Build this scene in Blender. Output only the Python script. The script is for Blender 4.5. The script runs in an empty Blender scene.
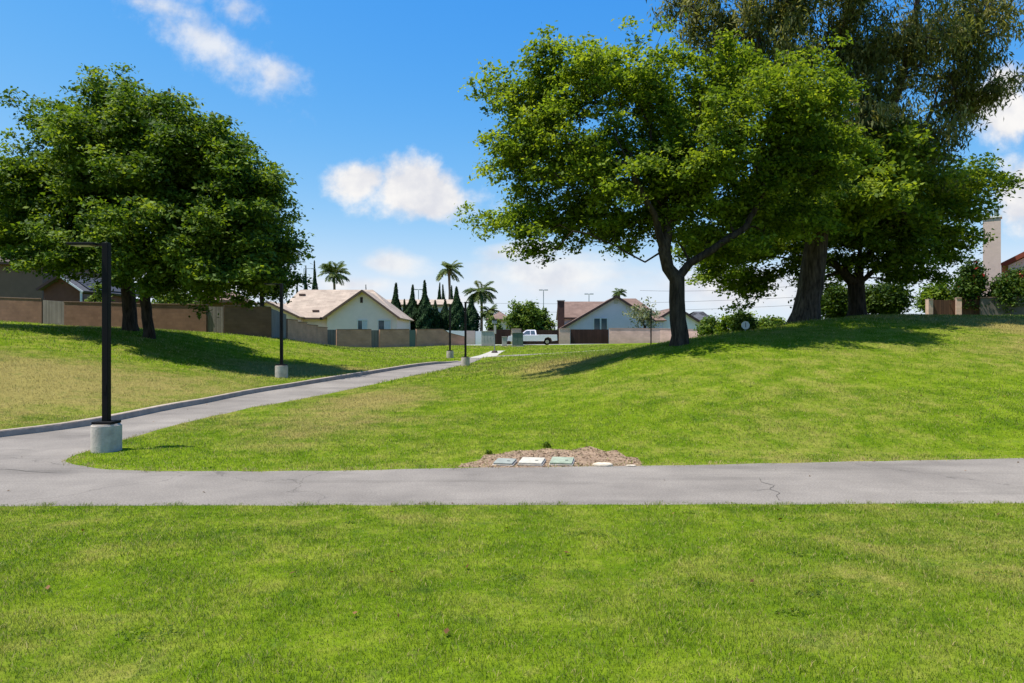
import bpy, bmesh, math, random
import numpy as np
from mathutils import Vector, Matrix
from mathutils.geometry import delaunay_2d_cdt
random.seed(7); rng = np.random.default_rng(7)
R = math.radians
S = bpy.context.scene
C = S.collection

# ------------------------------------------------------------------ camera, sky, sun, exposure
EYE = 2.1
F = 1024 * 24 / 36.0
cam = bpy.data.cameras.new('camera'); camo = bpy.data.objects.new('camera', cam); C.objects.link(camo)
cam.lens = 24; cam.sensor_width = 36; cam.clip_start = .05; cam.clip_end = 4000
camo.location = (0, 0, EYE); camo.rotation_euler = (R(90), 0, 0)
S.camera = camo
S.view_settings.view_transform = 'Standard'; S.view_settings.look = 'None'
S.view_settings.exposure = 0.85; S.view_settings.gamma = 1; S.view_settings.use_curve_mapping = False
S.render.engine = 'CYCLES'
S.render.resolution_x = 1024; S.render.resolution_y = 683
S.cycles.max_bounces = 5; S.cycles.diffuse_bounces = 3; S.cycles.transparent_max_bounces = 6
SUN_EL, SUN_A = 69.0, 12.0            # elevation; degrees behind the picture plane, sun on the left
tosun = Vector((-math.cos(R(SUN_EL))*math.cos(R(SUN_A)), -math.cos(R(SUN_EL))*math.sin(R(SUN_A)), math.sin(R(SUN_EL))))
sl = bpy.data.lights.new('sun', 'SUN'); sl.energy = 4.4; sl.angle = R(.5); sl.color = (1, .955, .87)
so = bpy.data.objects.new('sun', sl); C.objects.link(so); so.location = (-40, -20, 90)
so.rotation_euler = tosun.to_track_quat('Z', 'Y').to_euler()

W = bpy.data.worlds.new('World'); S.world = W; W.use_nodes = True
def build_world():
    nt = W.node_tree; nt.nodes.clear(); N = nt.nodes.new; L = nt.links.new
    def mth(op, a, b=None, c=None, clamp=False):
        n = N('ShaderNodeMath'); n.operation = op; n.use_clamp = clamp
        for i, v in enumerate((a, b, c)):
            if v is None: continue
            if isinstance(v, (int, float)): n.inputs[i].default_value = v
            else: L(v, n.inputs[i])
        return n.outputs[0]
    sky = N('ShaderNodeTexSky'); sky.sky_type = 'NISHITA'; sky.sun_disc = False
    sky.sun_elevation = R(SUN_EL); sky.sun_rotation = math.atan2(tosun.x, tosun.y)
    sky.air_density = 1.0; sky.dust_density = .35; sky.ozone_density = 2.2
    # deepen the blue overhead, channel by channel, as the photograph's film response does
    sc = N('ShaderNodeSeparateColor'); L(sky.outputs[0], sc.inputs[0]); K = .153
    cc_ = N('ShaderNodeCombineColor')
    gg = mth('MINIMUM', mth('MULTIPLY', mth('POWER', mth('MULTIPLY', sc.outputs[1], K), .95), .965), .84)
    bb = mth('MINIMUM', mth('MULTIPLY', mth('POWER', mth('MULTIPLY', sc.outputs[2], K), .2), .97), .97)
    rr = mth('MULTIPLY', mth('POWER', gg, 2.63), 1.17)
    for i, v in enumerate((rr, gg, bb)): L(mth('DIVIDE', v, K), cc_.inputs[i])
    skyc = cc_.outputs[0]
    tc = N('ShaderNodeTexCoord'); sp = N('ShaderNodeSeparateXYZ'); L(tc.outputs['Generated'], sp.inputs[0])
    y = mth('MAXIMUM', sp.outputs[1], .06)
    u = mth('DIVIDE', sp.outputs[0], y); v = mth('DIVIDE', sp.outputs[2], y)
    cb = N('ShaderNodeCombineXYZ'); L(u, cb.inputs[0]); L(v, cb.inputs[1])
    def noise(scale, det, rough, off=0, sc=(1, 1, 1)):
        mp = N('ShaderNodeMapping'); L(cb.outputs[0], mp.inputs[0]); mp.inputs['Scale'].default_value = sc; mp.inputs['Location'].default_value = (off, off*.7, 0)
        n = N('ShaderNodeTexNoise'); L(mp.outputs[0], n.inputs[0]); n.inputs['Scale'].default_value = scale
        n.inputs['Detail'].default_value = det; n.inputs['Roughness'].default_value = rough
        return n.outputs[0]
    n1 = noise(9, 8, .6); n2 = noise(22, 7, .62, 3.1); n3 = noise(5, 6, .6, 9.2, (1, 1.8, 1))
    wob = noise(7, 4, .5, 5.5)
    def blob(px, py, rx, ry, rot=0):
        cu, cv = (px-512)/F, (341.5-py)/F; a = R(rot)
        du = mth('SUBTRACT', u, cu); dv = mth('SUBTRACT', v, cv)
        e = mth('ADD', mth('MULTIPLY', du, math.cos(a)), mth('MULTIPLY', dv, math.sin(a)))
        f = mth('SUBTRACT', mth('MULTIPLY', dv, math.cos(a)), mth('MULTIPLY', du, math.sin(a)))
        e = mth('DIVIDE', e, rx/F); f = mth('DIVIDE', f, ry/F)
        r2 = mth('ADD', mth('MULTIPLY', e, e), mth('MULTIPLY', f, f))
        return mth('SUBTRACT', 1.0, mth('SQRT', r2))
    def many(bl):
        o = None
        for b in bl:
            x = blob(*b); o = x if o is None else mth('MAXIMUM', o, x)
        return mth('MAXIMUM', o, -1.5)
    def sstep(x, a, b):
        m = N('ShaderNodeMapRange'); m.interpolation_type = 'SMOOTHSTEP'; L(x, m.inputs[0])
        m.inputs[1].default_value = a; m.inputs[2].default_value = b; return m.outputs[0]
    puff = many([(417, 193, 96, 44, -14), (365, 180, 50, 30, 0), (432, 205, 55, 28, -10), (1000, 105, 56, 50, 20), (1010, 78, 35, 28, 0), (1030, 200, 60, 52, 0), (1085, 150, 60, 60, 0), (1120, 60, 60, 40, 0), (-110, 130, 70, 40, 5), (128,140,26,40,0)])
    pm = sstep(mth('ADD', puff, mth('MULTIPLY', mth('SUBTRACT', n1, .5), 1.9)), .14, .62)
    wisp = many([(215, 45, 120, 34, -32), (272, 74, 50, 26, -20), (165, 8, 70, 18, -18), (238, 10, 26, 34, 70), (150, -20, 70, 26, -20)])
    wn = mth('ADD', mth('MULTIPLY', mth('SUBTRACT', n1, .5), 1.5), mth('MULTIPLY', mth('SUBTRACT', n2, .5), 1.6))
    wm = mth('MULTIPLY', sstep(mth('ADD', wisp, wn), 0, 1.2), .8)
    low = many([(392, 263, 50, 17, -10), (560, 276, 115, 30, 3), (520, 250, 50, 14, 6), (740, 285, 130, 26, 0), (345, 285, 70, 14, 0), (455, 300, 60, 12, 0), (250, 285, 90, 16, 0), (1000, 290, 90, 24, 0)])
    lm = mth('MULTIPLY', sstep(mth('ADD', low, mth('MULTIPLY', mth('SUBTRACT', n3, .5), 2.4)), .08, .9), .85)
    m = mth('MAXIMUM', mth('MAXIMUM', pm, wm), lm)
    front = sstep(sp.outputs[1], .1, .3); m = mth('MULTIPLY', m, front, clamp=True)
    def noff(du, dv, scale):
        mp = N('ShaderNodeMapping'); L(cb.outputs[0], mp.inputs[0]); mp.inputs['Location'].default_value = (du, dv, 0)
        n = N('ShaderNodeTexNoise'); L(mp.outputs[0], n.inputs[0]); n.inputs['Scale'].default_value = scale; n.inputs['Detail'].default_value = 6; n.inputs['Roughness'].default_value = .55; return n.outputs[0]
    lit = mth('ADD', .55, mth('MULTIPLY', mth('SUBTRACT', noff(0, 0, 9), noff(-.006, .028, 9)), 3.2), clamp=True)
    lit = mth('MULTIPLY_ADD', lit, .8, mth('MULTIPLY', n2, .3))
    ccol = N('ShaderNodeMix'); ccol.data_type = 'RGBA'; L(sstep(lit, .2, .95), ccol.inputs[0])
    ccol.inputs[6].default_value = (4.8, 4.9, 5.3, 1); ccol.inputs[7].default_value = (6.3, 6.2, 6.1, 1)
    mix = N('ShaderNodeMix'); mix.data_type = 'RGBA'; L(m, mix.inputs[0]); L(skyc, mix.inputs[6]); L(ccol.outputs[2], mix.inputs[7])
    bg = N('ShaderNodeBackground'); bg.inputs[1].default_value = .085; L(mix.outputs[2], bg.inputs[0])
    out = N('ShaderNodeOutputWorld'); L(bg.outputs[0], out.inputs[0])
build_world()

# ------------------------------------------------------------------ helpers
def P(px, py, Y):                       # a direction measured in the photo, at a distance
    return Vector(((px-512)/F*Y, Y, EYE-(py-341.5)/F*Y))
def tag(o, label, cat, group=None, kind=None):
    if label: o['label'] = label
    if cat: o['category'] = cat
    if group: o['group'] = group
    if kind: o['kind'] = kind
    return o
def thing(name, label, cat, loc=(0, 0, 0), rz=0, group=None):
    o = bpy.data.objects.new(name, None); C.objects.link(o); o.location = loc; o.rotation_euler = (0, 0, rz)
    o.empty_display_size = .2
    return tag(o, label, cat, group)
def fast_mesh(name, verts, faces, mat, parent=None, tint=None, smooth=False):
    verts = np.asarray(verts, dtype=np.float32); faces = np.asarray(faces, dtype=np.int32)
    me = bpy.data.meshes.new(name); k = faces.shape[1]
    me.vertices.add(len(verts)); me.vertices.foreach_set('co', verts.ravel())
    me.loops.add(faces.size); me.loops.foreach_set('vertex_index', faces.ravel())
    me.polygons.add(len(faces)); me.polygons.foreach_set('loop_start', np.arange(0, faces.size, k, dtype=np.int32))
    me.update(calc_edges=True)
    if tint is not None:
        a = me.attributes.new('tint', 'FLOAT', 'POINT'); a.data.foreach_set('value', np.asarray(tint, dtype=np.float32))
    if smooth: me.polygons.foreach_set('use_smooth', np.ones(len(faces), dtype=bool))
    me.materials.append(mat)
    o = bpy.data.objects.new(name, me); C.objects.link(o)
    if parent: o.parent = parent
    return o
class MB:
    def __init__(s): s.bm = bmesh.new()
    def box(s, c, d, rz=0, bev=0, rot=None):
        r = bmesh.ops.create_cube(s.bm, size=1); vs = r['verts']
        M = Matrix.Translation(c) @ (rot if rot else Matrix.Rotation(rz, 4, 'Z')) @ Matrix.Diagonal((*d, 1))
        bmesh.ops.transform(s.bm, matrix=M, verts=vs)
        if bev:
            es = list({e for v in vs for e in v.link_edges}); bmesh.ops.bevel(s.bm, geom=es, offset=bev, segments=2, affect='EDGES', profile=.6)
        return s
    def cyl(s, c, r, h, n=24, r2=None, bev=0, axis='Z'):
        q = bmesh.ops.create_cone(s.bm, cap_ends=True, segments=n, radius1=r, radius2=r if r2 is None else r2, depth=h)
        vs = q['verts']; M = Matrix.Translation(c)
        if axis == 'Y': M = M @ Matrix.Rotation(R(90), 4, 'X')
        if axis == 'X': M = M @ Matrix.Rotation(R(90), 4, 'Y')
        bmesh.ops.transform(s.bm, matrix=M, verts=vs)
        if bev:
            es = [e for e in {e for v in vs for e in v.link_edges} if any(len(f.verts) > 4 for f in e.link_faces)]
            bmesh.ops.bevel(s.bm, geom=es, offset=bev, segments=2, affect='EDGES')
        return s
    def slab(s, pts, t):                # polygon with thickness t below its face
        pts = [Vector(p) for p in pts]; n = Vector((0, 0, 0))
        for i in range(len(pts)): n += (pts[i]-pts[0]).cross(pts[(i+1) % len(pts)]-pts[0])
        n.normalize()
        a = [s.bm.verts.new(p) for p in pts]; b = [s.bm.verts.new(p-n*t) for p in pts]
        s.bm.faces.new(a); s.bm.faces.new(b[::-1])
        for i in range(len(a)):
            j = (i+1) % len(a); s.bm.faces.new((a[j], a[i], b[i], b[j]))
        return s
    def tube(s, pts, rad, n=8):
        pts = [Vector(p) for p in pts]; rings = []
        for i, p in enumerate(pts):
            d = (pts[min(i+1, len(pts)-1)]-pts[max(i-1, 0)]).normalized()
            a = d.cross(Vector((0, 0, 1)) if abs(d.z) < .9 else Vector((1, 0, 0))).normalized(); b = d.cross(a)
            r = rad[i] if isinstance(rad, (list, tuple)) else rad
            rings.append([s.bm.verts.new(p+(a*math.cos(2*math.pi*k/n)+b*math.sin(2*math.pi*k/n))*r) for k in range(n)])
        for q, w in zip(rings, rings[1:]):
            for k in range(n): s.bm.faces.new((q[k], q[(k+1) % n], w[(k+1) % n], w[k]))
        s.bm.faces.new(rings[0][::-1]); s.bm.faces.new(rings[-1])
        return s
    def build(s, name, mat, parent=None, smooth=False, loc=None):
        bmesh.ops.recalc_face_normals(s.bm, faces=s.bm.faces)
        me = bpy.data.meshes.new(name); s.bm.to_mesh(me); s.bm.free(); me.materials.append(mat)
        if smooth:
            for p in me.polygons: p.use_smooth = True
            try: me.set_sharp_from_angle(angle=R(40))
            except Exception: pass
        o = bpy.data.objects.new(name, me); C.objects.link(o)
        if parent: o.parent = parent
        if loc is not None: o.location = loc
        return o
def copy_thing(o, loc, label, rz=None, scale=None, group=None):
    c = o.copy(); C.objects.link(c); c.location = loc; c['label'] = label
    if rz is not None: c.rotation_euler = (0, 0, rz)
    if scale is not None: c.scale = (scale,)*3 if isinstance(scale, (int, float)) else scale
    if group: c['group'] = group
    for ch in list(o.children):
        d = ch.copy(); C.objects.link(d); d.parent = c
        for g in list(ch.children):
            e = g.copy(); C.objects.link(e); e.parent = d
    return c

# ------------------------------------------------------------------ materials
def new_mat(name):
    m = bpy.data.materials.new(name); m.use_nodes = True; nt = m.node_tree
    return m, nt, nt.nodes['Principled BSDF'], nt.nodes.new, nt.links.new
def simple(name, col, rough=.7, var=.12, scale=6, bump=.0, metal=0, spec=.3, bscale=None):
    m, nt, b, N, L = new_mat(name)
    g = N('ShaderNodeNewGeometry'); n = N('ShaderNodeTexNoise'); L(g.outputs['Position'], n.inputs[0])
    n.inputs['Scale'].default_value = scale; n.inputs['Detail'].default_value = 6; n.inputs['Roughness'].default_value = .65
    r = N('ShaderNodeMapRange'); L(n.outputs[0], r.inputs[0]); r.inputs[1].default_value = .3; r.inputs[2].default_value = .7
    r.inputs[3].default_value = 1-var; r.inputs[4].default_value = 1+var
    mx = N('ShaderNodeVectorMath'); mx.operation = 'SCALE'; mx.inputs[0].default_value = col; L(r.outputs[0], mx.inputs['Scale'])
    L(mx.outputs[0], b.inputs['Base Color']); b.inputs['Roughness'].default_value = rough; b.inputs['Metallic'].default_value = metal
    b.inputs['Specular IOR Level'].default_value = spec
    if bump:
        n2 = N('ShaderNodeTexNoise'); L(g.outputs['Position'], n2.inputs[0]); n2.inputs['Scale'].default_value = bscale or scale*6; n2.inputs['Detail'].default_value = 5
        bp = N('ShaderNodeBump'); bp.inputs['Strength'].default_value = bump; bp.inputs['Distance'].default_value = .02; L(n2.outputs[0], bp.inputs['Height']); L(bp.outputs[0], b.inputs['Normal'])
    return m
def blocks(name, c1, c2, mortar, bw=.4, bh=.2):
    m, nt, b, N, L = new_mat(name)
    tc = N('ShaderNodeTexCoord'); sp = N('ShaderNodeSeparateXYZ'); L(tc.outputs['UV'], sp.inputs[0])
    br = N('ShaderNodeTexBrick'); L(tc.outputs['UV'], br.inputs[0]); br.inputs['Color1'].default_value = (*c1, 1); br.inputs['Color2'].default_value = (*c2, 1)
    br.inputs['Mortar'].default_value = (*mortar, 1); br.inputs['Scale'].default_value = 1; br.inputs['Mortar Size'].default_value = .008
    br.inputs['Brick Width'].default_value = bw; br.inputs['Row Height'].default_value = bh
    n = N('ShaderNodeTexNoise'); L(tc.outputs['UV'], n.inputs[0]); n.inputs['Scale'].default_value = .9; n.inputs['Detail'].default_value = 7
    r = N('ShaderNodeMapRange'); L(n.outputs[0], r.inputs[0]); r.inputs[1].default_value = .3; r.inputs[2].default_value = .7; r.inputs[3].default_value = .8; r.inputs[4].default_value = 1.15
    mx = N('ShaderNodeVectorMath'); mx.operation = 'SCALE'; L(br.outputs[0], mx.inputs[0]); L(r.outputs[0], mx.inputs['Scale'])
    L(mx.outputs[0], b.inputs['Base Color']); b.inputs['Roughness'].default_value = .9; b.inputs['Specular IOR Level'].default_value = .2
    bp = N('ShaderNodeBump'); bp.inputs['Strength'].default_value = .5; bp.inputs['Distance'].default_value = .01; bp.invert = True; L(br.outputs['Fac'], bp.inputs['Height']); L(bp.outputs[0], b.inputs['Normal'])
    return m
def planks(name, c1, c2, w=.14):
    return blocks(name, c1, c2, tuple(x*.35 for x in c1), bw=4.0, bh=w)
def shingles(name, c1, c2):
    return blocks(name, c1, c2, tuple(x*.6 for x in c1), bw=.9, bh=.3)
def leafmat(name, cols, trans=.35, rough=.5):
    m, nt, b, N, L = new_mat(name)
    a = N('ShaderNodeAttribute'); a.attribute_name = 'tint'
    cr = N('ShaderNodeValToRGB'); L(a.outputs['Fac'], cr.inputs[0]); e = cr.color_ramp.elements
    for i, (p, c) in enumerate(cols):
        x = e[i] if i < 2 else e.new(p); x.position = p; x.color = (*c, 1)
    L(cr.outputs[0], b.inputs['Base Color']); b.inputs['Roughness'].default_value = max(rough, .6); b.inputs['Specular IOR Level'].default_value = .15
    tr = N('ShaderNodeBsdfTranslucent'); sc = N('ShaderNodeMix'); sc.data_type = 'RGBA'; sc.blend_type = 'MULTIPLY'; sc.inputs[0].default_value = 1
    L(cr.outputs[0], sc.inputs[6]); sc.inputs[7].default_value = (1.6, 1.5, .6, 1); L(sc.outputs[2], tr.inputs[0])
    ms = N('ShaderNodeMixShader'); ms.inputs[0].default_value = trans; L(b.outputs[0], ms.inputs[1]); L(tr.outputs[0], ms.inputs[2])
    L(ms.outputs[0], nt.nodes['Material Output'].inputs[0])
    return m
def barkmat(name, c1, c2):
    m, nt, b, N, L = new_mat(name)
    g = N('ShaderNodeNewGeometry'); mp = N('ShaderNodeMapping'); L(g.outputs['Position'], mp.inputs[0]); mp.inputs['Scale'].default_value = (6, 6, 1.1)
    n = N('ShaderNodeTexNoise'); L(mp.outputs[0], n.inputs[0]); n.inputs['Scale'].default_value = 1.6; n.inputs['Detail'].default_value = 7; n.inputs['Roughness'].default_value = .65
    cr = N('ShaderNodeValToRGB'); L(n.outputs[0], cr.inputs[0]); cr.color_ramp.elements[0].position = .35; cr.color_ramp.elements[1].position = .68
    cr.color_ramp.elements[0].color = (*c1, 1); cr.color_ramp.elements[1].color = (*c2, 1); L(cr.outputs[0], b.inputs['Base Color'])
    b.inputs['Roughness'].default_value = .95; b.inputs['Specular IOR Level'].default_value = .1
    bp = N('ShaderNodeBump'); bp.inputs['Strength'].default_value = 1; bp.inputs['Distance'].default_value = .06; L(n.outputs[0], bp.inputs['Height']); L(bp.outputs[0], b.inputs['Normal'])
    return m
def lawnmat(name, blades):
    m, nt, b, N, L = new_mat(name)
    g = N('ShaderNodeNewGeometry')
    def noise(sc, det, rough=.6, off=(0, 0, 0), asp=(1, 1, 0)):
        mp = N('ShaderNodeMapping'); L(g.outputs['Position'], mp.inputs[0]); mp.inputs['Location'].default_value = off; mp.inputs['Scale'].default_value = asp
        n = N('ShaderNodeTexNoise'); L(mp.outputs[0], n.inputs[0]); n.inputs['Scale'].default_value = sc; n.inputs['Detail'].default_value = det; n.inputs['Roughness'].default_value = rough
        return n.outputs[0]
    def mth(op, x, y=None, clamp=False):
        n = N('ShaderNodeMath'); n.operation = op; n.use_clamp = clamp
        for i, v in enumerate((x, y)):
            if v is None: continue
            if isinstance(v, (int, float)): n.inputs[i].default_value = v
            else: L(v, n.inputs[i])
        return n.outputs[0]
    def ss(x, a, c):
        n = N('ShaderNodeMapRange'); n.interpolation_type = 'SMOOTHSTEP'; L(x, n.inputs[0]); n.inputs[1].default_value = a; n.inputs[2].default_value = c; return n.outputs[0]
    sp = N('ShaderNodeSeparateXYZ'); L(g.outputs['Position'], sp.inputs[0])
    big = noise(.16, 5, .6, (3, 8, 0)); mid = noise(1.3, 8, .74, (1, 4, 0)); fine = noise(9, 4, .7)
    # drier ground: on the left bank above the kerb, and on the top of the right-hand slope
    def area(cx, cy, rx, ry):
        e = mth('DIVIDE', mth('SUBTRACT', sp.outputs[0], cx), rx); f = mth('DIVIDE', mth('SUBTRACT', sp.outputs[1], cy), ry)
        return mth('SUBTRACT', 1.0, mth('SQRT', mth('ADD', mth('MULTIPLY', e, e), mth('MULTIPLY', f, f))), clamp=True)
    dry = mth('MAXIMUM', mth('MAXIMUM', area(-15, 21, 10, 7), area(-10.5, 33, 4, 6)), area(26, 27, 13, 12))
    dry = mth('MAXIMUM', dry, mth('MAXIMUM', mth('MULTIPLY', area(-4.4, 21, 2.4, 9), .8), mth('MULTIPLY', area(2, 30, 3, 10), .6)))
    d = mth('ADD', mth('ADD', mth('MULTIPLY', dry, .5), mth('MULTIPLY', big, .75)), mth('MULTIPLY', mid, .95))
    dryf = ss(d, .78, 1.2)
    c1 = N('ShaderNodeMix'); c1.data_type = 'RGBA'; L(ss(mid, .32, .68), c1.inputs[0])
    c1.inputs[6].default_value = (.088, .152, .007, 1); c1.inputs[7].default_value = (.192, .262, .014, 1)
    c2 = N('ShaderNodeMix'); c2.data_type = 'RGBA'; L(mth('MULTIPLY', dryf, .78), c2.inputs[0]); L(c1.outputs[2], c2.inputs[6]); c2.inputs[7].default_value = (.30, .222, .085, 1)
    # clover and coarser weed patches, darker than the turf
    cl = ss(noise(2.3, 4, .65, (7, 2, 0)), .58, .66)
    c4 = N('ShaderNodeMix'); c4.data_type = 'RGBA'; L(mth('MULTIPLY', cl, .35), c4.inputs[0]); L(c2.outputs[2], c4.inputs[6]); c4.inputs[7].default_value = (.062, .12, .022, 1)
    th = ss(noise(5.5, 6, .75, (2, 9, 0)), .57, .70)
    c5 = N('ShaderNodeMix'); c5.data_type = 'RGBA'; L(mth('MULTIPLY', th, .5), c5.inputs[0]); L(c4.outputs[2], c5.inputs[6]); c5.inputs[7].default_value = (.28, .24, .08, 1)
    c2 = c5
    if blades:
        a = N('ShaderNodeAttribute'); a.attribute_name = 'tint'
        strw = ss(a.outputs['Fac'], .84, .93)
        c3 = N('ShaderNodeMix'); c3.data_type = 'RGBA'; L(strw, c3.inputs[0]); L(c2.outputs[2], c3.inputs[6]); c3.inputs[7].default_value = (.35, .275, .11, 1)
        v = mth('ADD', mth('MULTIPLY', a.outputs['Fac'], .42), .83)
    else:
        c3 = c2; v = mth('ADD', mth('MULTIPLY', fine, .8), .36)
    mx = N('ShaderNodeVectorMath'); mx.operation = 'SCALE'; L(c3.outputs[2], mx.inputs[0]); L(v, mx.inputs['Scale'])
    L(mx.outputs[0], b.inputs['Base Color']); b.inputs['Roughness'].default_value = .6; b.inputs['Specular IOR Level'].default_value = .25
    if blades:
        tr = N('ShaderNodeBsdfTranslucent'); L(mx.outputs[0], tr.inputs[0])
        ms = N('ShaderNodeMixShader'); ms.inputs[0].default_value = .4; L(b.outputs[0], ms.inputs[1]); L(tr.outputs[0], ms.inputs[2]); L(ms.outputs[0], nt.nodes['Material Output'].inputs[0])
    else:
        b.inputs['Specular IOR Level'].default_value = 0
        bp = N('ShaderNodeBump'); bp.inputs['Strength'].default_value = .7; bp.inputs['Distance'].default_value = .05; L(fine, bp.inputs['Height']); L(bp.outputs[0], b.inputs['Normal'])
    return m
def asphalt():
    m, nt, b, N, L = new_mat('asphalt')
    g = N('ShaderNodeNewGeometry')
    def noise(sc, det, rough=.6, asp=(1, 1, 0)):
        mp = N('ShaderNodeMapping'); L(g.outputs['Position'], mp.inputs[0]); mp.inputs['Scale'].default_value = asp
        n = N('ShaderNodeTexNoise'); L(mp.outputs[0], n.inputs[0]); n.inputs['Scale'].default_value = sc; n.inputs['Detail'].default_value = det; n.inputs['Roughness'].default_value = rough
        return n.outputs[0]
    big = noise(.5, 7, .65); agg = noise(38, 4, .85); st = noise(.55, 6, .7, (.22, 2.2, 0))
    cr = N('ShaderNodeValToRGB'); L(big, cr.inputs[0]); e = cr.color_ramp.elements; e[0].position = .3; e[1].position = .72
    e[0].color = (.150, .130, .113, 1); e[1].color = (.255, .223, .191, 1)
    mr = N('ShaderNodeMapRange'); L(agg, mr.inputs[0]); mr.inputs[1].default_value = .25; mr.inputs[2].default_value = .75; mr.inputs[3].default_value = .5; mr.inputs[4].default_value = 1.45
    m2 = N('ShaderNodeMapRange'); L(st, m2.inputs[0]); m2.inputs[1].default_value = .52; m2.inputs[2].default_value = .7; m2.inputs[3].default_value = 1.0; m2.inputs[4].default_value = .7
    # cracks
    n = N('ShaderNodeTexNoise'); L(g.outputs['Position'], n.inputs[0]); n.inputs['Scale'].default_value = 1.3; n.inputs['Detail'].default_value = 5
    va = N('ShaderNodeVectorMath'); va.operation = 'MULTIPLY_ADD'; L(n.outputs['Color'], va.inputs[0]); va.inputs[1].default_value = (1.3, 1.3, 0); L(g.outputs['Position'], va.inputs[2])
    vo = N('ShaderNodeTexVoronoi'); vo.feature = 'DISTANCE_TO_EDGE'; L(va.outputs[0], vo.inputs[0]); vo.inputs['Scale'].default_value = .13
    m3 = N('ShaderNodeMapRange'); L(vo.outputs['Distance'], m3.inputs[0]); m3.inputs[1].default_value = .0; m3.inputs[2].default_value = .0025; m3.inputs[3].default_value = .6; m3.inputs[4].default_value = 1
    x = N('ShaderNodeMath'); x.operation = 'MULTIPLY'; L(mr.outputs[0], x.inputs[0]); L(m2.outputs[0], x.inputs[1])
    y = N('ShaderNodeMath'); y.operation = 'MULTIPLY'; L(x.outputs[0], y.inputs[0]); L(m3.outputs[0], y.inputs[1])
    mx = N('ShaderNodeVectorMath'); mx.operation = 'SCALE'; L(cr.outputs[0], mx.inputs[0]); L(y.outputs[0], mx.inputs['Scale'])
    L(mx.outputs[0], b.inputs['Base Color']); b.inputs['Roughness'].default_value = .9; b.inputs['Specular IOR Level'].default_value = .2
    bp = N('ShaderNodeBump'); bp.inputs['Strength'].default_value = .5; bp.inputs['Distance'].default_value = .006; L(agg, bp.inputs['Height']); L(bp.outputs[0], b.inputs['Normal'])
    return m
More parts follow.
